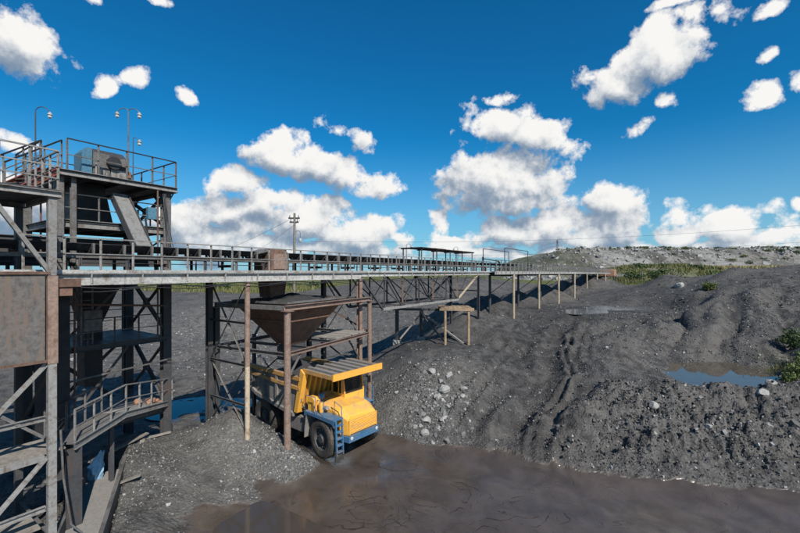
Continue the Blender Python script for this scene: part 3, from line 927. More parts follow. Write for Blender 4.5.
def green_bank():
    xs = np.arange(58, 330, 1.4); ys = np.arange(118, 200, 1.2)
    X, Y = np.meshgrid(xs, ys)
    u = (X - 72) / 46
    env = sst(X - .35 * (Y - 140), 62, 84) * (1 - sst(X - .35 * (Y - 140), 98, 122))
    long = sst(Y, 126, 152)
    env2 = sst(X - .35 * (Y - 140), 98, 124)
    env = np.maximum(env, 0.0) + env2 * .93
    Z = 3.4 + (7.4 + .6 * fbm(X, Y * 0, .05, 3)) * env * long + 0.6 * fbm(X, Y, 0.12, 3) * env
    Z = np.where((env * long) > 0.01, Z, 2.8)
    me = grid_mesh('grassy_bank', X, Y, Z, 'spoil_heap')
    a = me.attributes.new('green', 'FLOAT', 'POINT'); a.data.foreach_set('value', (0.95 * np.ones(X.size)).astype(np.float32))
    tag(link('grassy_bank', me), kind='structure')
    return lambda x, y: float(Z[int(np.clip((y - 118) / 1.2, 0, len(ys) - 1)), int(np.clip((x - 58) / 1.4, 0, len(xs) - 1))])
bank_z = green_bank()

# ------------------------------------------------------------------ conveyor gallery
DK = 8.65     # top of the walkway plates
def V3(x, y, z): return Vector((x, y, z))

def build_gallery():
    g = thing('conveyor_gallery', W(-3, 1.5, 1.0), 'long grey steel gallery bridge carrying the conveyor over the loading hopper', 'bridge')
    S0, S1 = -24.0, 16.4
    # edge beams in spliced lengths, with stiffeners
    cuts = [S0, -16.6, -11.9, -8.6, -4.0, 1.0, 6.0, 11.0, S1]
    for a, b in zip(cuts[:-1], cuts[1:]):
        for t in (0.0, 3.0):
            deep = 0.38 if b <= -3.9 else 0.24
            bar('edge_beam', W(a, t, DK - .09 - deep / 2), W(b - .012, t, DK - .09 - deep / 2), 0.14, deep, 'deck_white' if t == 0 else 'dark_steel', g, 'c', roll=0 if t else math.pi)
        bar('deck_edge', W(a, -0.06, DK - .035), W(b - .008, -0.06, DK - .035), 0.05, 0.105, 'deck_white', g)
        n = max(1, round((b - a) / 1.55))
        for k in range(n):
            s0, s1 = a + (b - a) * k / n, a + (b - a) * (k + 1) / n
            mb = MB().box(-(s1 - s0) / 2, (s1 - s0) / 2 - .01, -1.5, 1.5, -.02, 0)
            mb.build('deck_plate', 'grey_steel', g, mw=frame_mw((s0 + s1) / 2, 1.5, DK - .004), local=False)
            bar('cross_beam', W(s0 + .2, .08, DK - .18), W(s0 + .2, 2.92, DK - .18), .09, .14, 'dark_steel', g, 'i')
            bar('stiffener', W(s0 + .5, -.085, DK - .27), W(s0 + .5, -.005, DK - .27), .02, .3, 'deck_white', g)
    railing(g, [W(-19.2, -.03, DK), W(S1, -.03, DK)], 1.0, .93, 'pale_steel', (1.0, .52), post=.055)
    railing(g, [W(-12.5, 3.03, DK), W(S1, 3.03, DK)], 1.0, 1.9, 'grey_steel', (1.0,), post=.05)
    # cables slung along the edge beam
    for j, (zc, rr_) in enumerate(((8.10, .022), (8.03, .016))):
        pts = [W(-18.4 + k * .5, -.11 - .02 * j, zc + .05 * math.cos(k * math.pi / 3 + j) - .02 * j) for k in range(int((S1 + 18.0) / .5))]
        MB().tube(pts, rr_, 5).build('slung_cable', 'black_steel', g, local=False)
    # trestle of the loading bay
    def post(s, t, zt, mats, w=.22):
        p = W(s, t, 0); zb = zat(p.x, p.y) - .3
        zm = zb + .3 + (zt - zb) * .44
        if len(mats) == 2:
            bar('column', W(s, t, zb), W(s, t, zm), w, w, mats[0], g, 'pipe')
            bar('column', W(s, t, zm + .002), W(s, t, zt), w + .012, w + .012, mats[1], g, 'pipe')
        else:
            bar('column', W(s, t, zb), W(s, t, zt), w, w, mats[0], g, 'i')
    post(-11.9, 0.0, DK - .48, ('tan_paint', 'brown_paint'))
    post(-11.9, 2.95, DK - .48, ('dark_steel',), .24)
    def xbrace(s, za, zb, mat='dark_steel', t0=.1, t1=2.85):
        bar('brace', W(s, t0, za), W(s, t1, zb), .06, .06, mat, g, 'l')
        bar('brace', W(s + .04, t0, zb), W(s + .04, t1, za), .06, .06, 'grey_steel', g, 'l')
    xbrace(-11.9, 8.1, 4.5); xbrace(-11.9, 4.5, 1.6)
    for z in (6.35, 4.5, 2.75):
        bar('strut', W(-11.9, .1, z), W(-11.9, 2.85, z), .08, .1, 'dark_steel', g, 'c')
    # end bay columns beside the hopper
    post(-4.3, 0.0, DK - .48, ('brown_paint',), .24)
    post(-4.3, 2.95, DK - .48, ('dark_steel',), .24)
    xbrace(-4.3, 8.1, 4.8)
    bar('strut', W(-4.3, .1, 4.8), W(-4.3, 2.85, 4.8), .08, .1, 'dark_steel', g, 'c')
    # deck truss
    zb = 6.2; zt = DK - .36
    nodes = [-3.9 + 2.15 * k for k in range(8)]
    for t in (0.05, 2.95):
        m = 'dark_steel'
        bar('bottom_chord', W(-1.9, t, zb), W(nodes[-1] - 2.1, t, zb), .14, .16, 'pale_steel' if t < 1 else 'dark_steel', g, 'c')
        bar('end_diagonal', W(nodes[-1] - 2.1, t, zb + .01), W(13.3, t, zt - .05), .11, .13, 'tan_paint' if t < 1 else 'dark_steel', g, 'c')
        bar('end_diagonal', W(-4.1, t, zt), W(-1.9, t, zb), .10, .12, m, g, 'c')
        for k, s in enumerate(nodes[1:-1]):
            bar('truss_post', W(s, t, zb), W(s, t, zt), .08, .08, 'brown_paint' if (k % 2 and t < 1) else m, g, 'l')
            s2 = nodes[k + 2]
            if k % 2 == 0:
                bar('truss_diagonal', W(s + .1, t + .04, zt), W(min(s2, nodes[-1] - 2.1), t + .04, zb), .07, .07, m, g, 'l')
            else:
                bar('truss_diagonal', W(s, t + .04, zb), W(s2 - .1, t + .04, zt), .07, .07, m, g, 'l')
    for t in (0.0, 3.0):
        for k, s in enumerate(nodes[1:-1]):
            up = (k % 2 == 0)
            bar('gusset_plate', W(s - .2, t - .0, (zt - .12) if up else (zb + .16)), W(s + .2, t - .0, (zt - .12) if up else (zb + .16)), .02, .26, 'dark_steel', g)
    for s in nodes[1:-1]:
        bar('lateral_strut', W(s, .1, zb + .09), W(s, 2.9, zb + .09), .07, .07, 'dark_steel', g, 'l')
        bar('sway_brace', W(s, .1, zb + .1), W(s, 2.9, zt - .1), .06, .06, 'dark_steel', g, 'l')
    post(13.5, 0.0, DK - .36, ('dark_steel',), .2)
    post(13.5, 2.95, DK - .36, ('dark_steel',), .2)
    bar('strut', W(13.5, .1, 6.8), W(13.5, 2.9, 6.8), .08, .1, 'dark_steel', g, 'c')
    return g
gallery = build_gallery()

def build_far_walk():
    g = thing('gallery_walkway', W(60, 0, 3.5), 'far walkway on round tan posts with close white railing above coal piles', 'bridge')
    S0, S1 = 16.6, 112.0
    T0 = -0.5
    def dz(s): return DK - .02 - .0016 * (s - 16) - .00002 * (s - 16) ** 2
    cuts = np.linspace(S0, S1, 14)
    for a, b in zip(cuts[:-1], cuts[1:]):
        bar('deck_edge', W(a, T0, dz(a) - .12), W(b - .02, T0, dz(b) - .12), .1, .34, 'deck_white', g)
        bar('edge_beam', W(a, T0 + 3, dz(a) - .2), W(b - .02, T0 + 3, dz(b) - .2), .12, .3, 'dark_steel', g)
        mb = MB(); p = [W(a, T0, dz(a) + .04), W(b, T0, dz(b) + .04), W(b, T0 + 3, dz(b) + .04), W(a, T0 + 3, dz(a) + .04)]
        mb.add([q for q in p] + [q - V3(0, 0, .05) for q in p], [(0, 1, 2, 3), (7, 6, 5, 4), (0, 4, 5, 1), (1, 5, 6, 2), (2, 6, 7, 3), (3, 7, 4, 0)])
        mb.build('deck_plate', 'grey_steel', g, local=False)
        bar('handrail', W(a, T0 - .08, dz(a) + 1.2), W(b, T0 - .08, dz(b) + 1.2), .07, .06, 'grey_steel', g)
        bar('handrail', W(a, T0 + 3, dz(a) + 1.15), W(b, T0 + 3, dz(b) + 1.15), .07, .06, 'grey_steel', g)
        bar('mid_rail', W(a, T0 - .05, dz(a) + .6), W(b, T0 - .05, dz(b) + .6), .04, .04, 'grey_steel', g)
    s = S0 + .2
    while s < S1:
        bar('railing_post', W(s, T0 - .06, dz(s) - .2), W(s, T0 - .06, dz(s) + 1.18), .09, .09, 'pale_steel', g)
        bar('railing_post', W(s + .6, T0 + 3, dz(s)), W(s + .6, T0 + 3, dz(s) + 1.15), .08, .08, 'grey_steel', g)
        s += 1.45
    for k, s in enumerate((22.6, 33.3, 45, 58, 71.5, 86, 101)):
        for t in (T0 + .05, T0 + 2.9):
            p = W(s, t, 0); z = zat(p.x, p.y)
            bar('column', W(s, t, z - .4), W(s, t, dz(s) - .3), .3, .3, 'tan_paint' if t < 1 else 'dark_steel', g, 'pipe')
        bar('cap_beam', W(s, T0, dz(s) - .40), W(s, T0 + 3, dz(s) - .40), .2, .2, 'dark_steel', g)
        bar('brace', W(s, T0 + .1, dz(s) - .5), W(s, T0 + 2.9, dz(s) - 2.6), .08, .08, 'dark_steel', g, 'l')
    return g
build_far_walk()

def build_conveyor():
    c = thing('belt_conveyor', W(-3, 1.9, DK), 'black trough belt conveyor running along the gallery deck', 'conveyor')
    T = 1.95; S0, S1 = -24.0, 30.0
    hw = .5
    mb = MB()
    prof = [(-hw, .93), (-.22, .70), (.22, .70), (hw, .93), (hw - .01, .945), (.215, .722), (-.215, .722), (-hw + .01, .945)]
    mb.prism(prof, 'x', S0, S1)
    mb.build('belt', 'belt_rubber', c, mw=Matrix.Translation(Vector((0, 0, 0))) @ frame_mw(0, T, DK), local=False)
    MB().box(S0, S1, -hw, hw, .26, .275).build('return_belt', 'belt_rubber', c, mw=frame_mw(0, T, DK), local=False)
    s = S0
    while s < S1 - .1:
        e = min(s + 3.0, S1)
        for t in (T - .56, T + .56):
            bar('stringer', W(s, t, DK + .50), W(e - .01, t, DK + .50), .06, .13, 'grey_steel' if t < T else 'dark_steel', c, 'c', roll=math.pi if t < T else 0)
        for t in (T - .56, T + .56):
            bar('leg', W(s + .5, t, DK), W(s + .5, t, DK + .435), .09, .09, 'grey_steel', c, 'l')
            if s < 14: bar('leg', W(s + 2.0, t, DK), W(s + 2.0, t, DK + .435), .09, .09, 'dark_steel', c, 'l')
        s += 3.0
    # trough idlers: two brackets, three rollers, one base
    base = MB().box(-.03, .03, -.6, .6, .565, .60).mesh('idler_base', 'grey_steel')
    brk = MB().prism([(-.60, .60), (-.52, .60), (-.50, .93), (-.56, .95), (-.62, .93)], 'x', -.035, .035).mesh('bracket', 'grey_steel')
    brk2 = MB().prism([(.60, .60), (.52, .60), (.50, .93), (.56, .95), (.62, .93)], 'x', -.035, .035).mesh('bracket', 'grey_steel')
    rol = MB().tube([(0, -.21, .64), (0, .21, .64)], .052, 8).mesh('roller', 'dark_steel', True)
    rol2 = MB().tube([(0, -.25, .645), (0, -.54, .88)], .05, 8).mesh('roller', 'dark_steel', True)
    rol3 = MB().tube([(0, .25, .645), (0, .54, .88)], .05, 8).mesh('roller', 'dark_steel', True)
    gus = MB().prism([(-.5, .60), (-.2, .60), (-.5, .78)], 'x', .04, .06).mesh('gusset', 'dark_steel')
    s = S0 + .3
    while s < 16.5:
        mw = frame_mw(s, T, DK)
        ib = link('idler', base, c, mw)
        for me in (brk, brk2, rol, rol2, rol3, gus):
            link(me.name.split('.')[0], me, ib, Matrix.Identity(4), local=True)
        s += .95
    ret = MB().tube([(0, -.52, .2), (0, .52, .2)], .05, 8).mesh('return_roller', 'dark_steel', True)
    hang = [MB().box(-.02, .02, y - .02, y + .02, .15, .45).mesh('hanger', 'dark_steel') for y in (-.56, .56)]
    s = S0 + .9
    while s < 16:
        link('return_roller', ret, c, frame_mw(s, T, DK)); [link('hanger', hm_, c, frame_mw(s, T, DK)) for hm_ in hang]
        s += 2.85
    return c
build_conveyor()

# lump coal riding on the belt and in the hopper
def heap_mesh(name, w, l, h, mat, n=26, seed=0, seg=30):
    xs = np.linspace(-l / 2, l / 2, seg); ys = np.linspace(-w / 2, w / 2, n)
    X, Y = np.meshgrid(xs, ys)
    r = np.maximum(np.abs(X) / (l / 2), np.abs(Y) / (w / 2))
    rr = np.hypot(X / (l / 2), Y / (w / 2))
    Z = h * np.clip(1 - rr, 0, 1) ** .9 + (.05 + .09 * fbm(X + seed * 7, Y, 2.6, 3) + .05 * fbm(X, Y + seed * 3, 7, 2)) * (1 - r ** 6)
    return grid_mesh(name, X, Y, Z, mat)

# ------------------------------------------------------------------ transfer box on the belt
tb = thing('transfer_chute', W(-9.4, 1.2, DK), 'rusty brown transfer box straddling the conveyor beside the power pole', 'chute')
MB().prism([(-.55, 0), (.55, 0), (.45, .95), (.30, 1.12), (-.35, 1.12), (-.55, .80)], 'y', -.62, .75).build('casing', 'rust_steel', tb, mw=frame_mw(-9.2, 1.75, DK + .003), local=False)
MB().box(-.42, .42, -.66, -.62, .10, .86).build('access_door', 'brown_paint', tb, mw=frame_mw(-9.2, 1.75, DK + .003), local=False)
MB().prism([(-.6, 0), (.6, 0), (.42, -1.3), (-.42, -1.3)], 'y', -.45, .45).build('discharge_spout', 'rust_steel', tb, mw=frame_mw(-9.2, 1.75, DK - .04), local=False)
MB().prism([(-1.25, .55), (-.56, .72), (-.56, .84), (-1.25, .67)], 'y', -.4, .4).build('skirt_plate', 'grey_steel', tb, mw=frame_mw(-9.2, 1.75, DK + .25), local=False)

# ------------------------------------------------------------------ loading hopper
HU = Vector((.45, .893, 0)).normalized(); HN = Vector((-HU.y, HU.x, 0)); HA = Vector((-4.9, 17.4, 0))
def Hp(a, b, z): return HA + HU * a + HN * b + V3(0, 0, z)
HL, HWD = 6.9, 4.5
def build_hopper():
    h = thing('loading_hopper', Hp(3.4, 2.1, 1.0), 'rusty pyramid loading hopper in a brown post frame over the yellow truck', 'hopper')
    ZT = 7.02; ZP = 5.0
    rows = [(0, 0, 'tan_paint', .30), (HL, 0, 'brown_paint', .26), (0, HWD, 'dark_steel', .24), (HL, HWD, 'dark_steel', .24)]
    for a, b, m, w in rows:
        p = Hp(a, b, 0); z = zat(p.x, p.y)
        bar('column', Hp(a, b, z - .4), Hp(a, b, ZT - .14), w, w, 'brown_paint' if b == 0 else m, h, 'pipe' if b == 0 else 'i')
        bar('column_cap', Hp(a, b, ZT - .14), Hp(a, b, ZT - .115), w + .12, w + .12, 'brown_paint', h)
    for b in (0, HWD):
        bar('ring_beam', Hp(-.15, b, ZT), Hp(HL + .1, b, ZT), .16, .22, 'brown_paint' if b == 0 else 'dark_steel', h, 'c', roll=0 if b else math.pi)
        bar('platform_beam', Hp(-.05, b, ZP), Hp(HL + .05, b, ZP), .13, .17, 'brown_paint' if b == 0 else 'dark_steel', h, 'c', roll=0 if b else math.pi)
    for a in (-.02, HL):
        bar('ring_beam', Hp(a, .085, ZT - .005), Hp(a, HWD - .085, ZT - .005), .14, .2, 'grey_steel', h, 'c', roll=math.pi)
        bar('platform_beam', Hp(a, .07, ZP - .005), Hp(a, HWD - .07, ZP - .005), .12, .16, 'grey_steel', h, 'c')
    # top rim and inverted pyramid
    a0, a1, b0, b1 = .5, 5.1, .5, HWD - .55
    zt, zb = ZT + .14, 4.95
    c0, c1, d0, d1 = 2.2, 3.3, 1.75, 2.7
    top = [Hp(a0, b0, zt), Hp(a1, b0, zt), Hp(a1, b1, zt), Hp(a0, b1, zt)]
    bot = [Hp(c0, d0, zb), Hp(c1, d0, zb), Hp(c1, d1, zb), Hp(c0, d1, zb)]
    for i in range(4):
        j = (i + 1) % 4
        vs = [top[i], top[j], bot[j], bot[i]]
        n = (vs[1] - vs[0]).cross(vs[3] - vs[0]).normalized() * .025
        mb = MB().add([v + n for v in vs] + [v - n for v in vs], [(0, 1, 2, 3), (7, 6, 5, 4), (0, 4, 5, 1), (1, 5, 6, 2), (2, 6, 7, 3), (3, 7, 4, 0)])
        mb.build('hopper_side', 'rust_steel', h, local=False)
        bar('rim_angle', top[i] + V3(0, 0, .03), top[j] + V3(0, 0, .03), .12, .10, 'grey_steel', h, 'l')
        for f in (.4,):
            bar('hopper_rib', top[i].lerp(bot[i], f) - n * 2.2, top[j].lerp(bot[j], f) - n * 2.2, .06, .07, 'rust_steel', h, 'l')
    mb = MB().add([p + V3(0, 0, 0) for p in bot] + [p - V3(0, 0, .85) for p in bot], [(0, 4, 5, 1), (1, 5, 6, 2), (2, 6, 7, 3), (3, 7, 4, 0)])
    mb.build('outlet_chute', 'dark_steel', h, local=False)
    for b in (.42, HWD - .45):
        bar('carrying_beam', Hp(.07, b, ZT - .02), Hp(HL - .07, b, ZT - .02), .1, .2, 'dark_steel', h, 'i')
    for a in (.36, 5.28):
        bar('carrying_beam', Hp(a, .48, ZT - .03), Hp(a, HWD - .51, ZT - .03), .1, .18, 'dark_steel', h, 'i')
    # decking of the service level
    for k in range(9):
        a = .3 + k * .75
        if a < 3.5: continue
        bar('plank', Hp(a, .1, ZP + .12 + .01 * (k % 2)), Hp(a, 1.9 if k % 3 else 4.3, ZP + .12 + .01 * (k % 2)), .62, .05, 'grey_wood', h)
    for a in (1.7, 3.6, 5.3):
        bar('joist', Hp(a, .08, ZP - .02), Hp(a, HWD - .08, ZP - .02), .1, .14, 'dark_steel', h, 'i')
    bar('knee_brace', Hp(.9, 0.02, ZP - .1), Hp(.1, 0.02, ZP - 1.0), .07, .07, 'grey_steel', h, 'l')
    bar('knee_brace', Hp(HL - 1.4, .6, ZP - .1), Hp(HL - .2, .6, ZP - 1.5), .08, .08, 'grey_steel', h, 'l')
    bar('sway_brace', Hp(HL, .1, ZP + .1), Hp(HL, HWD - .1, ZT - .1), .07, .07, 'rust_steel', h, 'l')
    bar('sway_brace', Hp(HL, .1, 2.4), Hp(HL, HWD - .1, ZP - .1), .07, .07, 'dark_steel', h, 'l')
    bar('sway_brace', Hp(0, HWD, 1.8), Hp(HL, HWD, ZP - .1), .08, .08, 'dark_steel', h, 'l')
    bar('inclined_prop', (-7.0, 24, 8.1), (-8.7, 24, 4.85), .16, .16, 'pale_steel', h, 'pipe')
    bar('prop_post', (-8.75, 24, -.1), (-8.75, 24, 4.9), .18, .18, 'dark_steel', h)
    return h
build_hopper()
p = Hp(2.8, 2.22, 6.98)
mw = Matrix.Rotation(math.atan2(HU.y, HU.x), 4, 'Z'); mw.translation = p
tag(link('coal_heap', heap_mesh('coal_heap', 3.4, 4.5, .5, 'coal', seed=1), None, mw), 'black coal heaped above the rim of the rusty loading hopper', 'coal')

# ------------------------------------------------------------------ transfer tower
def build_tower():
    g = thing('transfer_tower', W(-15.5, 5.3, .6), 'tall dark steel transfer tower with railed roof platform, left of the gallery', 'tower')
    sR, sL, t0, t1 = -13.6, -17.45, 3.55, 7.3
    ZU, ZM, ZL = 12.38, 10.55, 5.75
    for s in (sR, sL):
        for t in (t0, t1):
            p = W(s, t, 0); zb = zat(p.x, p.y) - .3
            bar('column', W(s, t, zb), W(s, t, DK - .5), .34, .34, 'dark_steel', g, 'i')
            bar('column', W(s, t, DK - .498), W(s, t, ZU - .2), .32, .32, 'grey_steel', g, 'i')
            bar('base_plate', W(s, t, zb + .28), W(s, t, zb + .34), .5, .5, 'dark_steel', g)
    # a second slender pair beside the left front column
    bar('column', W(sL + .45, t0 - .1, DK), W(sL + .45, t0 - .1, ZU - .2), .16, .16, 'grey_steel', g, 'i')
    def floor(z, s0, s1, ta, tb, m='dark_steel', edge='grey_steel', name='floor_plate', th=.06, beam=.22):
        n = max(1, round((s1 - s0) / 1.2))
        for k in range(n):
            a, b = s0 + (s1 - s0) * k / n, s0 + (s1 - s0) * (k + 1) / n
            MB().box(-(b - a) / 2, (b - a) / 2 - .006, -(tb - ta) / 2, (tb - ta) / 2, -th, 0).build(name, m, g, mw=frame_mw((a + b) / 2, (ta + tb) / 2, z), local=False)
            bar('floor_joist', W(a + .1, ta + .1, z - th - .08), W(a + .1, tb - .1, z - th - .08), .09, .15, 'dark_steel', g, 'i')
        for t in (ta, tb):
            bar('floor_beam', W(s0 - .05, t, z - .10), W(s1 + .05, t, z - .10), .12, beam, edge if t == ta else 'dark_steel', g, 'c', roll=math.pi if t == ta else 0)
        for s in (s0, s1):
            bar('floor_beam', W(s, ta + .06, z - .105), W(s, tb - .06, z - .105), .12, beam - .01, edge, g, 'c')
    floor(ZU, sL - .25, sR + .3, t0 - .35, t1 + .35, edge='pale_steel')
    railing(g, [W(sL + .2, t0 - .33, ZU), W(sR + .28, t0 - .33, ZU), W(sR + .28, t1 + .33, ZU), W(sL - .25, t1 + .33, ZU), W(sL - .25, t0 + .9, ZU)], 1.15, 1.0, 'grey_steel', (1.0, .5), post=.055)
    floor(ZM, sL, sR, t0 + .05, t1 - .05, edge='pale_steel', beam=.3)
    railing(g, [W(sL + .1, t0 + .02, ZM), W(sR - .1, t0 + .02, ZM), W(sR - .1, t1 - .1, ZM)], 1.0, 1.2, 'grey_steel', (1.0, .5))
    # level with the gallery
    bar('girder', W(sL - 5, t0, DK + .35), W(sR, t0, DK + .35), .2, .36, 'dark_steel', g, 'i')
    bar('girder', W(sL - 5, t1, DK + .9), W(sR, t1, DK + .9), .2, .4, 'dark_steel', g, 'i')
    bar('girder', W(sL - 5, t0 + 1.8, DK + 1.2), W(sR, t0 + 1.8, DK + 1.2), .2, .3, 'dark_steel', g, 'i')
    floor(DK - .1, sL - 3, sR, t0 + .1, t1, edge='dark_steel')
    floor(ZL, sL, sR - .1, t0 - .2, t1, edge='dark_steel')
    railing(g, [W(sL, t0 - .2, ZL), W(sR - .3, t0 - .2, ZL)], 1.0, .95, 'grey_steel', (1.0, .5))
    railing(g, [W(sL, t1 - .1, ZL), W(sR - .3, t1 - .1, ZL)], 1.0, .95, 'dark_steel', (1.0, .5))
    # braces between the right-hand columns and the back ones
    def xb(pa, pb, za, zb):
        bar('brace', W(*pa, za), W(*pb, zb), .10, .10, 'dark_steel', g, 'l')
        bar('brace', W(pa[0] + .09, pa[1], za), W(pb[0] + .09, pb[1], zb), .05, .10, 'dark_steel', g)
        bar('brace', W(*pa, zb), W(*pb, za), .10, .10, 'dark_steel', g, 'l')
        bar('brace', W(pa[0] + .09, pa[1], zb), W(pb[0] + .09, pb[1], za), .05, .10, 'dark_steel', g)
        bar('gusset_plate', W((pa[0] + pb[0]) / 2, (pa[1] + pb[1]) / 2 - .28, (za + zb) / 2), W((pa[0] + pb[0]) / 2, (pa[1] + pb[1]) / 2 + .28, (za + zb) / 2), .04, .45, 'dark_steel', g)
    xb((sR, t0 + .15), (sR, t1 - .15), 8.3, 6.0)
    xb((sR, t0 + .15), (sR, t1 - .15), 5.5, 2.8)
    xb((sL, t0 + .15), (sL, t1 - .15), 8.3, 6.0)
    xb((sL, t0 + .15), (sL, t1 - .15), 5.5, 2.4)
    xb((sL + .2, t1), (sR - .2, t1), 5.4, 2.0)
    bar('brace', W(sR, t0 + .2, ZM - .4), W(sR, t1 - .2, DK + .5), .09, .09, 'dark_steel', g, 'l')
    for t in (t0 + .15, t1 - .15):
        bar('knee_brace', W(sR, t + (.1 if t < 5 else -.1), ZU - .9), W(sR, t + (.9 if t < 5 else -.9), ZU - .25), .09, .09, 'dark_steel', g, 'l')
    bar('knee_brace', W(sR + .2, t0 - .3, ZU - .2), W(sR + .02, t0 - .02, ZU - .75), .06, .06, 'dark_steel', g, 'l')
    xb((sR - .02, t0 + .3), (sR - .02, t1 - .3), ZU - .3, ZM + .2)
    # belly plates and bins between the floors
    mb = MB(); a = [W(-16.6, 4.2, 8.4), W(-15.0, 4.2, 8.4), W(-15.0, 6.2, 8.4), W(-16.6, 6.2, 8.4)]
    b = [W(-16.2, 4.8, 6.4), W(-15.6, 4.8, 6.4), W(-15.6, 5.6, 6.4), W(-16.2, 5.6, 6.4)]
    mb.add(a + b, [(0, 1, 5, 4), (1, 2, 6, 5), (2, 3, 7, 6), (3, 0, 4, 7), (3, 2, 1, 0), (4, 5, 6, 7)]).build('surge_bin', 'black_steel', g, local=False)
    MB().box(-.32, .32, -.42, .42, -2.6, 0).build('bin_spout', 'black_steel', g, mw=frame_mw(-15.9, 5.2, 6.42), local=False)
    MB().prism([(-.5, 0), (.9, 0), (.55, 1.7), (-.5, 1.7)], 'y', -.6, .6).build('head_chute', 'black_steel', g, mw=frame_mw(-16.1, 5.3, ZM), local=False)
    # bright inclined chute plate down to the belt
    p0, p1 = W(-15.35, 3.75, 11.85), W(-15.2, 1.95, 9.62)
    bar('chute_plate', p0, p1, .58, .04, 'pale_steel', g)
    off = GU * .30
    bar('chute_side', p0 + off + V3(0, 0, -.1), p1 + off + V3(0, 0, -.1), .03, .28, 'dark_steel', g)
    bar('chute_side', p0 - off + V3(0, 0, -.1), p1 - off + V3(0, 0, -.1), .03, .28, 'dark_steel', g)
    bar('chute_hanger', W(-14.6, 3.2, 10.9), W(-14.2, 3.6, 9.3), .06, .06, 'dark_steel', g, 'l')
    # lower floor, and a sheet wall with its shade put into the black colour
    floor(2.55, sL, sR, t0 - .1, t1, edge='grey_steel')
    MB().box(-.45, .45, -.03, .03, 0, 5.0).build('shaded_sheet', 'black_steel', g, mw=frame_mw(-18.1, 1.6, 3.3), local=False)
    # pipes, conduit and a cage ladder
    for k, (s, t, za, zb_) in enumerate(((-17.0, 3.3, 3.0, 8.4), (-16.8, 3.35, 5.8, 8.5), (-14.1, 3.2, 5.8, 12.2), (-14.0, 6.9, 2.6, 8.2), (-17.2, 6.4, 8.8, 12.2))):
        bar('pipe', W(s, t, za), W(s, t, zb_), .07 + .03 * (k % 2), .07, 'grey_steel' if k % 2 else 'rust_steel', g, 'pipe')
    bar('pipe', W(-17.3, 3.3, 7.4), W(-13.7, 3.3, 7.1), .09, .09, 'rust_steel', g, 'pipe')
    bar('pipe', W(-17.3, 3.25, 4.5), W(-13.7, 3.25, 4.7), .08, .08, 'grey_steel', g, 'pipe')
    MB().box(-.3, .3, -.12, .12, 0, .8).build('switch_cabinet', 'grey_steel', g, mw=frame_mw(-16.4, 3.45, 6.3), local=False)
    MB().box(-.2, .2, -.1, .1, 0, .5).build('switch_cabinet', 'motor_blue', g, mw=frame_mw(-14.2, 3.5, 10.9), local=False)
    for s in (-.2, .2):
        bar('ladder_rail', W(-16.6 + s, 3.42, 5.8), W(-16.6 + s, 3.42, 8.4), .05, .05, 'grey_steel', g)
    for k in range(8):
        bar('ladder_rung', W(-16.78, 3.42, 6.0 + .3 * k), W(-16.42, 3.42, 6.0 + .3 * k), .03, .03, 'grey_steel', g)
    for j in range(3):
        pts = [W(-13.75 - .05 * j, 3.3 - 1.0 * f, 12.2 - 3.0 * f - (.5 + .2 * j) * math.sin(math.pi * f)) for f in [q / 14 for q in range(15)]]
        MB().tube(pts, .016, 5).build('loose_cable', 'black_steel', g, local=False)
    bar('raking_strut', W(-17.3, 3.4, 6.0), W(-15.2, 3.4, 8.3), .1, .1, 'dark_steel', g, 'l')
    bar('raking_strut', W(-13.7, 3.4, 6.0), W(-15.0, 3.4, 8.3), .1, .1, 'dark_steel', g, 'l')
    bar('raking_strut', W(-17.3, 3.4, 2.8), W(-15.2, 3.4, 5.5), .1, .1, 'dark_steel', g, 'l')
    # stair to the lower bunker platform
    a, b = W(sL - .15, t0 + .05, ZU), W(sL - 1.9, t0 - 1.1, 11.0)
    dirv = (b - a); sd = Vector((dirv.y, -dirv.x, 0)).normalized() * .38
    for s in (-1, 1):
        bar('stair_stringer', a + sd * s, b + sd * s, .05, .2, 'red_rail', g, 'c')
        for k in range(4):
            q = a.lerp(b, k / 3) + sd * s
            bar('railing_post', q, q + V3(0, 0, 1.05), .045, .045, 'grey_steel', g, 'l')
        bar('handrail', a + sd * s + V3(0, 0, 1.07), b + sd * s + V3(0, 0, 1.07), .05, .045, 'black_steel', g)
        bar('mid_rail', a + sd * s + V3(0, 0, .55), b + sd * s + V3(0, 0, .55), .03, .03, 'grey_steel', g)
    for k in range(1, 7):
        q = a.lerp(b, k / 7)
        bar('stair_tread', q - sd, q + sd, .24, .03, 'dark_steel', g)
    return g
build_tower()

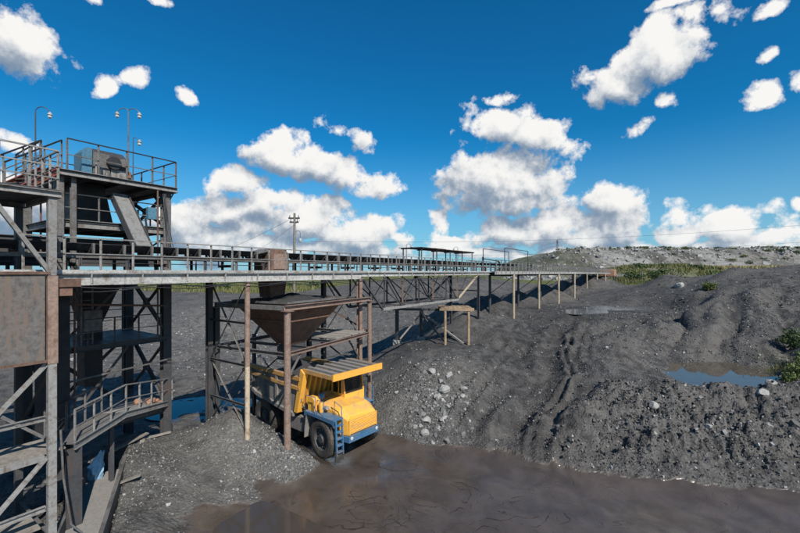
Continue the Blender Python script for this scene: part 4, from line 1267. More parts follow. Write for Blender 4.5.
# drive unit on the roof platform
def build_drive():
    g = thing('drive_unit', W(-15.5, 4.3, 12.38), 'blue and grey conveyor drive unit with guard on the tower roof', 'machine')
    mw = frame_mw(-15.6, 4.35, 12.385)
    MB().prism([(-.62, 0), (.62, 0), (.62, 1.0), (.45, 1.18), (-.62, 1.18)], 'y', -.35, .35).build('gearbox', 'dark_steel', g, mw=mw, local=False)
    MB().prism([(-.98, 0), (-.64, 0), (-.64, 1.14), (-.78, 1.2), (-.98, .95)], 'y', -.42, .42).build('blue_housing', 'motor_blue', g, mw=mw, local=False)
    MB().box(-.60, -.02, -.40, -.36, .02, 1.05).build('side_cover', 'grey_steel', g, mw=mw, local=False)
    MB().box(.02, .56, -.42, -.36, .05, .48).build('side_cover', 'pale_steel', g, mw=mw, local=False)
    MB().tube([(.1, -.55, .72), (.1, .2, .72)], .26, 18).build('pulley', 'black_steel', g, smooth=True, mw=mw, local=False)
    MB().tube([(.44, -.52, .80), (.44, .2, .80)], .17, 14).build('motor', 'grey_steel', g, smooth=True, mw=mw, local=False)
    for k in range(5):
        MB().box(-.55 + k * .09, -.50 + k * .09, -.48, -.45, .06, .60 - .08 * k).build('guard_slat', 'pale_steel', g, mw=mw, local=False)
    MB().box(.72, .86, -.2, .1, 0, .55).build('switch_box', 'rust_steel', g, mw=mw, local=False)
    MB().box(-1.05, .9, -.5, .5, 0.0, .05).build('bed_plate', 'dark_steel', g, mw=mw, local=False)
build_drive()

def lamp(name, base, h, arms, label, mat='grey_steel', reach=.5, r=.028, group=None):
    g = thing(name, base, label, 'lamp', group)
    MB().tube([(0, 0, 0), (0, 0, h * .5), (0, 0, h)], [r * 1.3, r, r * .8], 8).build('pole', mat, g, smooth=True)
    for ang in arms:
        d = Vector((math.cos(ang), math.sin(ang), 0))
        pts = []
        for k in range(9):
            t = math.pi * k / 8
            pts.append(d * (reach / 2 * (1 - math.cos(t))) + V3(0, 0, h - .02 + reach * .42 * math.sin(t) - (.12 * k / 8)))
        MB().tube(pts, r * .62, 6).build('arm', mat, g, smooth=True)
        e = pts[-1]
        hd = MB().lathe([(.02, .10), (.04, .08), (.09, 0), (.10, -.03)], 'z', 12, e).build('lamp_shade', 'lamp_white', g, smooth=True)
        MB().lathe([(.04, -.03), (.075, -.06), (.07, -.14), (.02, -.18)], 'z', 12, e).build('lamp_globe', 'lamp_glass', hd, smooth=True)
    MB().box(-.08, .08, -.08, .08, 0, .03).build('foot', mat, g)
    return g
ga = math.atan2(GU.y, GU.x)
lamp('lamp_post', W(-14.7, 4.55, 12.40), 3.3, (0.1, math.pi + .1), 'double-headed lamp post beside the drive unit on the tower roof', reach=.46)
lamp('lamp_post', W(-17.15, 7.3, 12.40), 3.1, (0.0,), 'single gooseneck lamp at the back left corner of the tower roof', 'dark_steel', reach=.62)
lamp('lamp_post', W(5.4, 3.0, DK), 2.2, (0.0,), 'small gooseneck lamp on the gallery left of the flat canopy', 'dark_steel', reach=.42)
lamp('lamp_post', W(15.2, 3.0, DK), 2.45, (math.pi,), 'small gooseneck lamp at the right end of the flat canopy', 'dark_steel', reach=.42)
lamp('lamp_post', W(-14.45, 4.7, 12.40), 2.2, (0.3,), 'short thin lamp behind the double lamp post on the tower roof', 'dark_steel', reach=.25, r=.02)

# ------------------------------------------------------------------ bunker frame at the left edge
def build_bunker():
    g = thing('sorting_bunker', W(-20.5, 1.0, .6), 'steel bunker frame with rusty sheet wall at the left edge', 'bunker')
    sR, sL, t0, t1 = -18.72, -23.5, -.6, 2.6
    ZT = 10.95
    for s in (sR, sL):
        for t in (t0, t1):
            p = W(s, t, 0); zb = min(zat(p.x, p.y), .6) - .4
            bar('column', W(s, t, zb), W(s, t, 5.98), .19, .19, 'pale_steel' if t == t0 else 'dark_steel', g, 'box')
            bar('column', W(s, t, 8.5), W(s, t, ZT - .2), .19, .19, 'pale_steel' if t == t0 else 'dark_steel', g, 'box')
    MB().box(-.11, .12, -.11, .11, 5.99, 8.49).build('corner_casing', 'brown_paint', g, mw=frame_mw(sR, t0, 0), local=False)
    MB().box(-4.8, -.16, -.04, .04, 6.1, 8.55).build('sheet_wall', 'bunker_sheet', g, mw=frame_mw(sR, t0 - .02, 0), local=False)
    MB().box(-.04, .04, .14, 3.2, 6.1, 8.55).build('sheet_wall', 'bunker_sheet', g, mw=frame_mw(sR, t0, 0), local=False)
    bar('wall_lip', W(sL, t0 - .05, 6.08), W(sR + .05, t0 - .05, 6.08), .1, .08, 'rust_steel', g, 'l')
    bar('wall_lip', W(sL, t0 - .05, 8.57), W(sR - .05, t0 - .05, 8.57), .12, .08, 'rust_steel', g, 'l')
    # top platform
    n = 4
    for k in range(n):
        a, b = sL + (sR + .15 - sL) * k / n, sL + (sR + .15 - sL) * (k + 1) / n
        MB().box(-(b - a) / 2, (b - a) / 2 - .006, -1.75, 1.75, -.05, 0).build('deck_plate', 'dark_steel', g, mw=frame_mw((a + b) / 2, 1.0, ZT), local=False)
    for t in (t0 - .12, t1 + .12):
        bar('deck_beam', W(sL, t, ZT - .13), W(sR + .2, t, ZT - .13), .1, .17, 'pale_steel', g, 'c', roll=math.pi)
    bar('deck_beam', W(sR + .16, t0 - .06, ZT - .135), W(sR + .16, t1 + .06, ZT - .135), .1, .16, 'pale_steel', g, 'c')
    for k in range(3):
        bar('deck_joist', W(sL + 1.2 + k * 1.3, t0, ZT - .14), W(sL + 1.2 + k * 1.3, t1, ZT - .14), .08, .14, 'dark_steel', g, 'i')
    railing(g, [W(sL, t0 - .1, ZT), W(sR + .12, t0 - .1, ZT), W(sR + .12, t1 - .6, ZT)], 1.1, .62, 'pale_steel', (1.0, .62, .3), post=.05)
    # diagonals
    bar('brace', W(sR - .06, t0 - .06, 8.62), W(sR - 1.35, t0 - .06, ZT - .2), .13, .13, 'pale_steel', g, 'l')
    bar('brace', W(sR - 2.7, t0 - .06, 8.62), W(sR - 1.42, t0 - .06, ZT - .2), .13, .13, 'pale_steel', g, 'l')
    bar('brace', W(sR - .1, t0, 6.0), W(sR - 2.2, t0, 3.6), .1, .1, 'pale_steel', g, 'l')
    bar('brace', W(sR - .1, t0, 3.35), W(sR - 2.2, t0, 1.0), .1, .1, 'pale_steel', g, 'l')
    bar('brace', W(sR - 2.3, t0 + .05, 6.0), W(sR - .15, t0 + .05, 3.9), .08, .08, 'grey_steel', g, 'l')
    bar('strut', W(sR - .13, t0 + .02, 4.45), W(sL, t0 + .02, 4.45), .1, .14, 'pale_steel', g, 'c')
    bar('strut', W(sR - .13, t0 + .02, 1.9), W(sL, t0 + .02, 1.9), .1, .14, 'pale_steel', g, 'c')
    bar('strut', W(sR, t0 + .14, 1.0), W(sR, t1 - .14, 1.0), .1, .14, 'grey_steel', g, 'c')
    bar('brace', W(sR, t0 + .14, 5.8), W(sR, t1 - .14, 3.6), .08, .08, 'dark_steel', g, 'l')
    # walkway of boards at mid height
    for k in range(5):
        bar('walk_board', W(sL, -.38 + k * .27, 3.42), W(sR + .35, -.38 + k * .27, 3.42 + .006 * (k % 2)), .25, .045, 'grey_wood', g)
    bar('walk_beam', W(sL, -.54, 3.33), W(sR - .15, -.54, 3.33), .08, .16, 'pale_steel', g, 'c')
    for k in range(3):
        bar('low_board', W(sL, -.3 + k * .33, 1.3), W(sR - .2, -.3 + k * .33, 1.32), .3, .045, 'grey_wood', g)
    # dark bins hanging inside
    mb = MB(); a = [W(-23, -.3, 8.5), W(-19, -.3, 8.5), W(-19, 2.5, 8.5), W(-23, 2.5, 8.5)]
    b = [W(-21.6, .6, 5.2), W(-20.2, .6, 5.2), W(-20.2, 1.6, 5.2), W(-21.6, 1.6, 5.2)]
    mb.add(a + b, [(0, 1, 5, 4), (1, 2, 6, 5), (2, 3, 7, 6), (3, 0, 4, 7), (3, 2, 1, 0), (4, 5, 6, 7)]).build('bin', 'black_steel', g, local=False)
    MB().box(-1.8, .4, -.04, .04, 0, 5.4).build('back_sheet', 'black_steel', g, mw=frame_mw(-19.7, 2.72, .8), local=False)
    # conveyor frame bracket where the gallery rests
    MB().box(-.1, .45, -.2, .2, -.12, .12).build('bearing_bracket', 'rust_steel', g, mw=frame_mw(sR + .25, t0 + .2, 8.28), local=False)
    MB().box(-.05, .3, -.15, .15, -.12, .12).build('bearing_bracket', 'rust_steel', g, mw=frame_mw(sR + .2, t0 + .2, 8.02), local=False)
    MB().tube([W(-18.5, -.55, 4.0), W(-18.45, -.6, 2.6), W(-18.3, -.7, 1.2), W(-17.9, -.8, .6)], .03, 8).build('hanging_hose', 'grey_steel', g, smooth=True, local=False)
    return g
build_bunker()

# ------------------------------------------------------------------ service walkway under the tower
def build_service():
    g = thing('service_walkway', W(-16.3, 1.6, 1.0), 'narrow steel footbridge with handrail over the dark pit under the tower', 'walkway')
    P = [W(-18.35, .05, 3.38), W(-16.3, 1.75, 3.40), W(-13.55, 3.95, 2.72)]
    for i in range(2):
        a, b = P[i], P[i + 1]
        d = (b - a).normalized(); sd = Vector((d.y, -d.x, 0)).normalized()   # towards the viewer
        if i == 1: a = a + d * .02
        n = 4
        for k in range(n):
            q0, q1 = a.lerp(b, k / n), a.lerp(b, (k + 1) / n - .004)
            bar('deck_plate', q0, q1, .8, .03, 'concrete' if i else 'grey_steel', g)
        bar('stringer', a + sd * .42 + V3(0, 0, -.08), b + sd * .42 + V3(0, 0, -.08), .06, .22, 'pale_steel', g, 'c', roll=math.pi)
        bar('stringer', a - sd * .42 + V3(0, 0, -.08), b - sd * .42 + V3(0, 0, -.08), .06, .22, 'dark_steel', g, 'c')
        railing(g, [a + sd * .42 + V3(0, 0, .03), b + sd * .42 + V3(0, 0, .03)], .98, .85, 'pale_steel', (1.0, .5), post=.05)
        if i == 0:
            railing(g, [a - sd * .42 + V3(0, 0, .03), b - sd * .42 + V3(0, 0, .03)], .98, 1.0, 'grey_steel', (1.0, .5), post=.05)
    for p in (W(-18.1, .3, 3.2), W(-16.4, 1.7, 3.2)):
        bar('prop', V3(p.x, p.y, zat(p.x, p.y) - .2), p, .14, .14, 'dark_steel', g, 'i')
    MB().box(-.2, .2, -.03, .03, -2.4, 0).build('apron_plate', 'dark_steel', g, mw=frame_mw(-18.05, -.1, 3.2), local=False)
build_service()

# ------------------------------------------------------------------ haul truck
def build_truck():
    T = thing('haul_truck', (-2.65, 19.63, 0.0), 'yellow mining dump truck with blue bumper and ladder under the hopper', 'truck', rz=math.atan2(-.643, .766))
    # --- wheels
    def wheel_meshes(w, r=.9):
        h = w / 2
        ty = MB().lathe([(.52, -h * .82), (.62, -h * .98), (.78, -h), (r - .07, -h * .93), (r - .03, -h * .8), (r - .03, h * .8), (r - .07, h * .93), (.78, h), (.62, h * .98), (.52, h * .82)], 'y', 40, cap=False)
        n = 22
        for k in range(n):
            for sgn in (-1, 1):
                a0 = 2 * math.pi * (k + (.5 if sgn > 0 else 0)) / n; da = .115; sk = .10
                vs = []
                for rr in (r - .035, r):
                    for (da_, yy) in ((-da, .02), (da, .02), (da + sk, h * .93), (-da + sk, h * .93)):
                        q = rr if yy < .5 * h else rr - .02
                        vs.append((q * math.cos(a0 + da_), sgn * yy, q * math.sin(a0 + da_)))
                ty.add(vs, [(0, 1, 2, 3), (7, 6, 5, 4), (0, 4, 5, 1), (1, 5, 6, 2), (2, 6, 7, 3), (3, 7, 4, 0)])
        rim = MB().lathe([(.545, -h * .86), (.52, -h * .90), (.50, -h * .82), (.47, -h * .35), (.30, -h * .30), (.27, -h * .62), (.20, -h * .68), (.18, -h * .92), (.005, -h * .95)], 'y', 28, cap=False).lathe([(.005, h * .2), (.48, h * .3), (.53, h * .8)], 'y', 28, cap=False)
        bolts = MB()
        for k in range(12):
            a = 2 * math.pi * k / 12
            bolts.tube([(.38 * math.cos(a), -h * .52, .38 * math.sin(a)), (.38 * math.cos(a), -h * .36, .38 * math.sin(a))], .025, 6)
        return ty.mesh('tyre', 'rubber', True), rim.mesh('rim', 'dark_steel', True), bolts.mesh('wheel_bolts', 'truck_dust')
    fm = wheel_meshes(.56); rm = wheel_meshes(.50)
    def wheel(x, y, ms, steer=0.0, flip=False):
        mw = Matrix.Rotation(steer + (math.pi if flip else 0), 4, 'Z'); mw.translation = (x, y, .88)
        w = link('wheel', ms[0], T, mw, local=True)
        rr = link('rim', ms[1], w, None, local=True)
        link('wheel_bolts', ms[2], w, None, local=True)
    wheel(0, -1.32, fm, R(-6)); wheel(0, 1.32, fm, R(-6), True)
    RX = -4.75
    for y in (-1.35, -.80): wheel(RX, y, rm)
    for y in (1.35, .80): wheel(RX, y, rm, 0, True)
    # --- chassis
    for s in (-1, 1):
        MB().box(-6.1, 1.0, s * .42 - .09, s * .42 + .09, .82, 1.22).build('chassis_rail', 'truck_frame', T)
    for x in (-5.7, -3.4, -1.8):
        MB().box(x - .1, x + .1, -.33, .33, .88, 1.16).build('cross_member', 'truck_frame', T)
    MB().tube([(0, -1.05, .88), (0, 1.05, .88)], .16, 12).build('front_axle', 'truck_frame', T, smooth=True)
    MB().lathe([(.15, -.6), (.2, -.35), (.36, -.2), (.36, .2), (.2, .35), (.15, .6)], 'y', 18, (RX, 0, .88)).build('rear_axle', 'truck_frame', T, smooth=True)
    for s in (-1, 1):
        MB().tube([(-2.9, s * .62, 1.0), (-2.5, s * .62, 2.0)], [.13, .10], 10).build('tipping_ram', 'truck_frame', T, smooth=True)
    MB().prism([(-3.1, .78), (-1.55, .78), (-1.45, 1.0), (-1.45, 1.42), (-3.0, 1.48), (-3.1, 1.3)], 'y', -1.42, -.75).build('fuel_tank', 'truck_dust', T)
    MB().prism([(-2.6, .8), (-1.5, .8), (-1.5, 1.4), (-2.6, 1.4)], 'y', .75, 1.4).build('hydraulic_tank', 'truck_dust', T)
    # --- dump body
    body = MB().prism([(-6.6, 2.62), (-5.4, 2.02), (-1.95, 1.62), (-1.62, 1.95), (-1.70, 2.05), (-1.98, 1.78), (-5.38, 2.16), (-6.57, 2.74)], 'y', -1.50, 1.50).build('bed_floor', 'truck_dust', T)
    for s in (-1, 1):
        y0, y1 = (s * 1.56, s * 1.50)
        sd = MB().prism([(-6.75, 2.55), (-5.4, 1.98), (-1.98, 1.58), (-1.50, 2.3), (-1.42, 3.36), (-6.9, 3.36)], 'y', min(y0, y1), max(y0, y1)).build('bed_side', 'truck_dust', T)
        MB().box(-6.95, -1.45, min(s * 1.68, s * 1.48), max(s * 1.68, s * 1.48), 3.32, 3.50).build('top_rail', 'dusty_yellow', sd)
        MB().prism([(-6.85, 2.98), (-1.5, 2.86), (-1.5, 3.02), (-6.85, 3.14)], 'y', min(s * 1.68, s * 1.562), max(s * 1.68, s * 1.562)).build('side_rail', 'dusty_yellow', sd)
        MB().prism([(-6.7, 2.50), (-5.4, 1.92), (-1.98, 1.52), (-1.98, 1.68), (-5.4, 2.10), (-6.7, 2.68)], 'y', min(s * 1.70, s * 1.562), max(s * 1.70, s * 1.562)).build('bottom_rail', 'truck_dust', sd)
        for x in (-5.9, -4.7, -3.5, -2.4):
            zl = 1.98 + (-5.4 - x) * .42 if x < -5.4 else 1.98 - (x + 5.4) * .117
            MB().prism([(x - .09, zl + .1), (x + .09, zl + .1), (x + .09, 3.31), (x - .09, 3.31)], 'y', min(s * 1.66, s * 1.563), max(s * 1.66, s * 1.563)).build('side_rib', 'truck_dust', sd)
        # bright corner strip of the headboard
        MB().prism([(-1.95, 1.75), (-1.68, 1.75), (-1.15, 3.72), (-1.42, 3.9)], 'y', min(s * 1.66, s * 1.40), max(s * 1.66, s * 1.40)).build('corner_post', 'yellow_paint', T)
    hb = MB().prism([(-1.92, 1.70), (-1.84, 1.66), (-1.24, 3.80), (-1.34, 3.84)], 'y', -1.398, 1.398).build('headboard', 'dusty_yellow', T)
    for k in range(8):
        y = -1.2 + k * .343
        MB().prism([(-1.80, 1.80), (-1.68, 1.80), (-1.10, 3.72), (-1.245, 3.76)], 'y', y - .05, y + .05).build('headboard_rib', 'yellow_paint', hb)
    # --- canopy over the cab
    cz = 3.86
    cp = MB().prism([(-1.36, cz - .05), (.82, cz - .05), (.82, cz), (-1.36, cz + .02)], 'y', -1.52, 1.58).build('canopy', 'truck_dust', T)
    for k in range(6):
        y = -1.22 + k * .50
        MB().prism([(-1.34, cz + .022), (.80, cz + .002), (.80, cz + .10), (-1.34, cz + .12)], 'y', y - .075, y + .075).build('canopy_rib', 'truck_dust', cp)
    MB().box(.82, .90, -1.58, 1.64, cz - .17, cz + .13).build('canopy_fascia', 'yellow_paint', cp)
    for s, ye in ((-1, -1.52), (1, 1.58)):
        MB().prism([(-1.36, cz - .12), (.82, cz - .12), (.82, cz + .05), (-1.36, cz + .07)], 'y', min(ye, ye + s * .06), max(ye, ye + s * .06)).build('canopy_edge', 'dusty_yellow', cp)
    # --- hood
    yn, yf = -1.05, 1.10
    ch = .28
    vs = [
        # back ring (x=-.75): low near, top near, top far, low far
        (-.75, yn, 1.55), (-.75, yn, 2.30), (-.75, yn + ch, 2.46), (-.75, yf - ch, 2.46), (-.75, yf, 2.30), (-.75, yf, 1.55),
        # shoulder ring (x=.55)
        (.55, yn, 1.10), (.55, yn, 2.06), (.55, yn + ch, 2.26), (.55, yf - ch, 2.26), (.55, yf, 2.06), (.55, yf, 1.10),
        # front ring (x=1.15, pulled in)
        (1.14, yn + .16, 1.12), (1.12, yn + .16, 1.80), (1.02, yn + .34, 1.96), (1.02, yf - .34, 1.96), (1.12, yf - .16, 1.80), (1.14, yf - .16, 1.12)]
    fs = [(0, 1, 2, 3, 4, 5)]
    for a, b in ((0, 6), (6, 12)):
        fs += [(a + i, b + i, b + (i + 1) % 6, a + (i + 1) % 6) for i in range(6)]
    fs += [(17, 16, 15, 14, 13, 12)]
    hood = MB().add(vs, fs).build('hood', 'yellow_paint', T)
    bv = hood.modifiers.new('bevel', 'BEVEL'); bv.width = .03; bv.segments = 2; bv.limit_method = 'ANGLE'; bv.angle_limit = R(14)
    gr = MB().box(1.142, 1.155, yn + .24, yf - .24, 1.17, 1.78).build('grille_panel', 'truck_frame', hood)  # dark colour puts shade into the gaps between the slats
    for k in range(9):
        z = 1.20 + k * .066
        MB().prism([(1.156, z), (1.156, z + .046), (1.20, z + .012), (1.20, z)], 'y', yn + .22, yf - .22).build('grille_slat', 'yellow_paint', hood)
    for y in (yn + .2, yf - .2):
        MB().box(1.13, 1.20, y - .025, y + .025, 1.15, 1.82).build('grille_edge', 'yellow_paint', hood)
    MB().box(-.35, .45, yn - .012, yn + .0, 1.5, 1.95).build('side_hatch', 'yellow_paint', hood)
    # --- bumper, platform, ladders
    MB().prism([(.50, yn - .05), (1.26, yn + .10), (1.26, yf - .10), (.50, yf + .05), (.38, yf + .05), (.38, yn - .05)], 'z', .84, 1.105).build('bumper', 'blue_paint', T)
    for y in (yn + .26, yf - .26):
        MB().lathe([(.085, 0), (.085, .02), (.06, .035)], 'x', 14, (1.262, y, 1.02)).build('headlight', 'lamp_glass', T, smooth=True)
    for s in (-1, 1):
        a, b = (-1.64, -1.06) if s < 0 else (1.11, 1.69)
        xe = .98 if s < 0 else .25
        MB().box(-1.15, xe, a, b, 1.93, 1.985).build('fender_deck', 'blue_paint', T)
        MB().prism([(-1.15, 1.74), (-1.15, 1.93), (xe, 1.93), (xe, 1.70), (xe - .18, 1.80), (-.9, 1.86)], 'y', (a if s < 0 else b - .03), (a + .03 if s < 0 else b)).build('fender_skirt', 'blue_paint', T)
        # mudguard behind the wheel
        mb = MB()
        pts = [(-1.02, 1.92), (-1.10, 1.5), (-1.16, 1.1), (-1.18, .7)]
        for i in range(3):
            (x0, z0), (x1, z1) = pts[i], pts[i + 1]
            mb.prism([(x0, z0), (x1, z1), (x1 + .05, z1), (x0 + .05, z0)], 'y', a + .02, b)
        mb.build('mud_flap', 'truck_dust', T)
        # ladder at the front corner
        for yy in ((a + .10, b - .12) if s < 0 else ()):
            MB().prism([(.98, 1.94), (1.05, 1.94), (1.14, .42), (1.07, .42)], 'y', yy - .03, yy + .03).build('ladder_rail', 'blue_paint', T)
        for k in range(5 if s < 0 else 0):
            z = .55 + k * .29; x = 1.10 - (z - .5) * .055
            MB().box(x - .09, x + .09, a + .10, b - .12, z, z + .035).build('ladder_rung', 'blue_paint', T)
        if s < 0: MB().box(1.03, 1.10, a + .04, b - .06, .16, .44).build('step_flap', 'rubber', T)
        # handrails round the deck
        yo = a + .03 if s < 0 else b - .03
        hr = MB()
        hr.tube([(-1.05, yo, 1.98), (-1.05, yo, 2.72), (-.35, yo, 2.76), (-.35, yo, 1.98)], .022, 6)
        hr.build('handrail', 'blue_paint', T, smooth=True)
        hr = MB()
        hr.tube([(-.2, yo, 1.98), (-.2, yo, 2.66), (.25, yo, 2.66), (.25, yo, 1.98)], .022, 6)
        hr.build('handrail', 'blue_paint', T, smooth=True)
        yi = b - .06 if s < 0 else a + .06
        hr = MB()
        hr.tube([(.93, yi, 1.98), (.93, yi, 2.45), (.45, yi, 2.62), (.45, yi, 1.98)], .022, 6)
        if s < 0: hr.build('handrail', 'blue_paint', T, smooth=True)
    # deck between hood and headboard, engine boxes
    MB().box(-1.5, -.752, -1.055, 1.105, 1.95, 2.02).build('engine_deck', 'dusty_yellow', T)
    MB().prism([(-1.45, 2.02), (-.78, 2.02), (-.78, 2.42), (-1.2, 2.6), (-1.45, 2.5)], 'y', -.45, .05).build('engine_cover', 'dusty_yellow', T)
    MB().prism([(-1.1, 1.987), (-.62, 1.987), (-.62, 2.50), (-.78, 2.62), (-1.1, 2.62)], 'y', -1.45, -1.09).build('battery_box', 'yellow_paint', T)
    MB().lathe([(.13, 2.0), (.13, 2.40), (.10, 2.46)], 'z', 16, (-.33, -1.26, 0)).build('air_filter', 'yellow_paint', T, smooth=True)
    MB().lathe([(.07, 2.47), (.15, 2.58), (.16, 2.72), (.12, 2.78)], 'z', 16, (-.62, -1.02, 0)).build('filter_cap', 'blue_paint', T, smooth=True)
    MB().tube([(-.62, -1.02, 2.3), (-.62, -1.02, 2.5)], .07, 10).build('filter_pipe', 'truck_frame', T, smooth=True)
    MB().tube([(-.2, -1.2, 2.2), (.05, -1.2, 2.25)], .10, 12).build('work_light', 'lamp_white', T, smooth=True)
    # --- cab on the left side
    x0, x1, y0, y1, z0, z1 = -1.12, -.12, .02, 1.36, 1.99, 3.52
    cab = MB().box(x0, x1, y0, y1, z0, 2.55).build('cab_body', 'yellow_paint', T)
    MB().prism([(x0, z1 - .08), (x1 - .12, z1 - .08), (x1 - .12, z1), (x0, z1)], 'y', y0 - .03, y1 + .03).build('cab_roof', 'yellow_paint', cab)
    for y in (y0, y1 - .07):
        MB().prism([(x1 - .07, 2.55), (x1, 2.55), (x1 - .15, z1 - .08), (x1 - .22, z1 - .08)], 'y', y, y + .07).build('front_pillar', 'yellow_paint', cab)
        MB().box(x0, x0 + .10, y, y + .07, 2.55, z1 - .08).build('rear_pillar', 'yellow_paint', cab)
        MB().box(x0 + .5, x0 + .55, y + .005, y + .065, 2.55, z1 - .08).build('door_pillar', 'yellow_paint', cab)
    MB().prism([(x1 - .05, 2.55), (x1 - .035, 2.55), (x1 - .185, z1 - .08), (x1 - .20, z1 - .08)], 'y', y0 + .07, y1 - .07).build('windscreen', 'window_glass', cab)
    for y in (y0 + .025, y1 - .04):
        MB().prism([(x0 + .10, 2.55), (x1 - .08, 2.55), (x1 - .22, z1 - .08), (x0 + .10, z1 - .08)], 'y', y, y + .012).build('side_window', 'window_glass', cab)
    MB().box(x0 + .02, x0 + .03, y0 + .07, y1 - .07, 2.55, z1 - .08).build('rear_window', 'window_glass', cab)
    MB().box(x0 + .2, x0 + .62, .45, .95, 2.3, 2.62).box(x0 + .16, x0 + .26, .45, .95, 2.62, 3.2).build('driver_seat', 'rubber', cab)
    MB().lathe([(.02, -.02), (.19, -.01), (.20, .01), (.02, .02)], 'x', 16, (x1 - .35, .7, 2.72)).build('steering_wheel', 'rubber', cab, smooth=True)
    MB().tube([(x1 - .1, y1 + .02, 3.2), (x1 + .15, y1 + .25, 3.1)], .018, 6).box(x1 + .12, x1 + .16, y1 + .15, y1 + .33, 2.85, 3.2).build('mirror', 'truck_frame', T)
    MB().box(x1 - .14, x1 - .10, y0 - .12, y0 - .0, 2.6, 3.4).build('wiper_post', 'dusty_yellow', T)
    return T
build_truck()
# coal load in the bed
mw = Matrix.Rotation(math.atan2(-.643, .766), 4, 'Z')
mw.translation = Vector((-2.65, 19.63, 0)) + mw @ Vector((-3.75, 0, 2.55))
tag(link('coal_load', heap_mesh('coal_load', 2.94, 3.9, 1.25, 'coal', seed=4), None, mw), 'black coal load heaped in the bed of the yellow dump truck', 'coal')

# ------------------------------------------------------------------ flat canopy over the conveyor
g = thing('belt_canopy', W(9.5, 2.0, DK), 'flat dark canopy on thin posts above the conveyor', 'canopy')
for k, s in enumerate((4.7, 7.2, 9.7, 12.2, 14.5)):
    for t in (1.1, 2.85):
        bar('post', W(s, t, DK), W(s, t, DK + 1.80), .07, .07, 'dark_steel' if k % 2 else 'grey_steel', g)
    bar('rafter', W(s, .9, DK + 1.84), W(s, 3.05, DK + 1.84), .06, .08, 'dark_steel', g)
for k in range(5):
    a = 4.4 + k * 2.06
    MB().box(0, 2.05, -1.1, 1.1, 0, .035 + .008 * (k % 2)).build('roof_sheet', 'rust_steel' if k % 2 else 'dark_steel', g, mw=frame_mw(a, 2.0, DK + 1.885 + .01 * math.sin(k * 2)), local=False)

# thin portal frame far along the walkway
g = thing('portal_frame', W(22, 1, DK), 'thin pipe portal standing on the walkway beyond the canopy', 'frame')
for s in (20.3, 29.0):
    for t in (-.2, 2.3):
        bar('post', W(s, t, DK - .1), W(s, t, DK + 2.55), .07, .07, 'dark_steel', g)
bar('top_pipe', W(20.3, -.2, DK + 2.58), W(29.0, -.2, DK + 2.58), .07, .07, 'dark_steel', g)
bar('top_pipe', W(20.3, 2.3, DK + 2.58), W(29.0, 2.3, DK + 2.58), .07, .07, 'dark_steel', g)
g = thing('barrier_arm', W(15.2, .2, DK), 'dark post with short horizontal arm where the two bridges meet', 'barrier')
bar('post', W(15.0, .15, DK), W(15.0, .15, DK + 1.45), .14, .14, 'black_steel', g)
bar('arm', W(15.0, .15, DK + 1.28), W(19.2, .15, DK + 1.12), .10, .10, 'dark_steel', g)
bar('arm_tip', W(19.2, .15, DK + 1.12), W(19.7, .15, DK + .95), .14, .14, 'black_steel', g)

# rusty head at the far end of the walkway
g = thing('discharge_head', W(115, 0, 3.6), 'rusty orange discharge box on legs at the far end of the walkway', 'machine')
MB().prism([(-3.2, 0), (3.0, 0), (3.4, 1.1), (3.0, 1.9), (-3.2, 1.6)], 'y', -1.6, 2.2).build('casing', 'brick_rubble', g, mw=frame_mw(116, .2, 7.5), local=False)
MB().box(-3.6, 3.6, -1.8, 2.4, -.35, 0).build('base_frame', 'rust_steel', g, mw=frame_mw(116, .2, 7.5), local=False)
for s in (113, 119):
    for t in (-1.2, 2):
        bar('leg', W(s, t, 2.8), W(s, t, 7.2), .3, .3, 'dark_steel', g)
MB().box(-1.2, 1.2, -.8, .8, 0, 1.0).build('chute', 'rust_steel', g, mw=frame_mw(121.5, .2, 7.3), local=False)

# ------------------------------------------------------------------ timber stand under the truss
g = thing('timber_stand', (2.8, 34.5, 2.4), 'rough timber stand with tan legs below the gallery truss', 'stand')
L = [(-.27, 36.0), (1.95, 36.6), (3.75, 33.2), (5.65, 33.0)]
for k, (x, y) in enumerate(L):
    zb = zat(x, y); zt = (5.15, 5.2, 5.38, 5.35)[k]
    bar('leg', (x, y, zb - .3), (x, y, zt), .26 if k in (0, 1) else .22, .24, 'dark_steel' if k < 2 else 'wood', g, 'box' if k < 2 else 'pipe')
    if k < 2:
        MB().box(-.35, .35, -.35, .35, 0, .4).build('footing', 'concrete', g, mw=Matrix.Translation((x, y, zb - .05)), local=False)
bar('top_beam', (3.3, 33.3, 5.52), (6.1, 32.95, 5.50), .3, .24, 'wood', g)
bar('top_beam', (3.3, 34.6, 5.50), (6.1, 34.2, 5.48), .3, .22, 'wood', g)
for k in range(7):
    bar('plank', (3.45 + .38 * k, 33.1 - .02 * k, 5.66), (3.45 + .38 * k, 34.9 - .02 * k, 5.66), .34, .05, 'wood', g)
bar('top_beam', (-.6, 36.1, 5.25), (3.5, 35.0, 5.3), .2, .2, 'dark_steel', g)
bar('brace', (1.9, 36.4, 5.0), (5.2, 32.9, 2.7), .14, .14, 'grey_wood', g)
bar('brace', (.0, 35.9, 2.6), (2.0, 36.5, 4.9), .12, .12, 'grey_wood', g)
bar('brace', (3.8, 33.25, 2.7), (1.9, 36.5, 4.8), .12, .12, 'dark_steel', g)

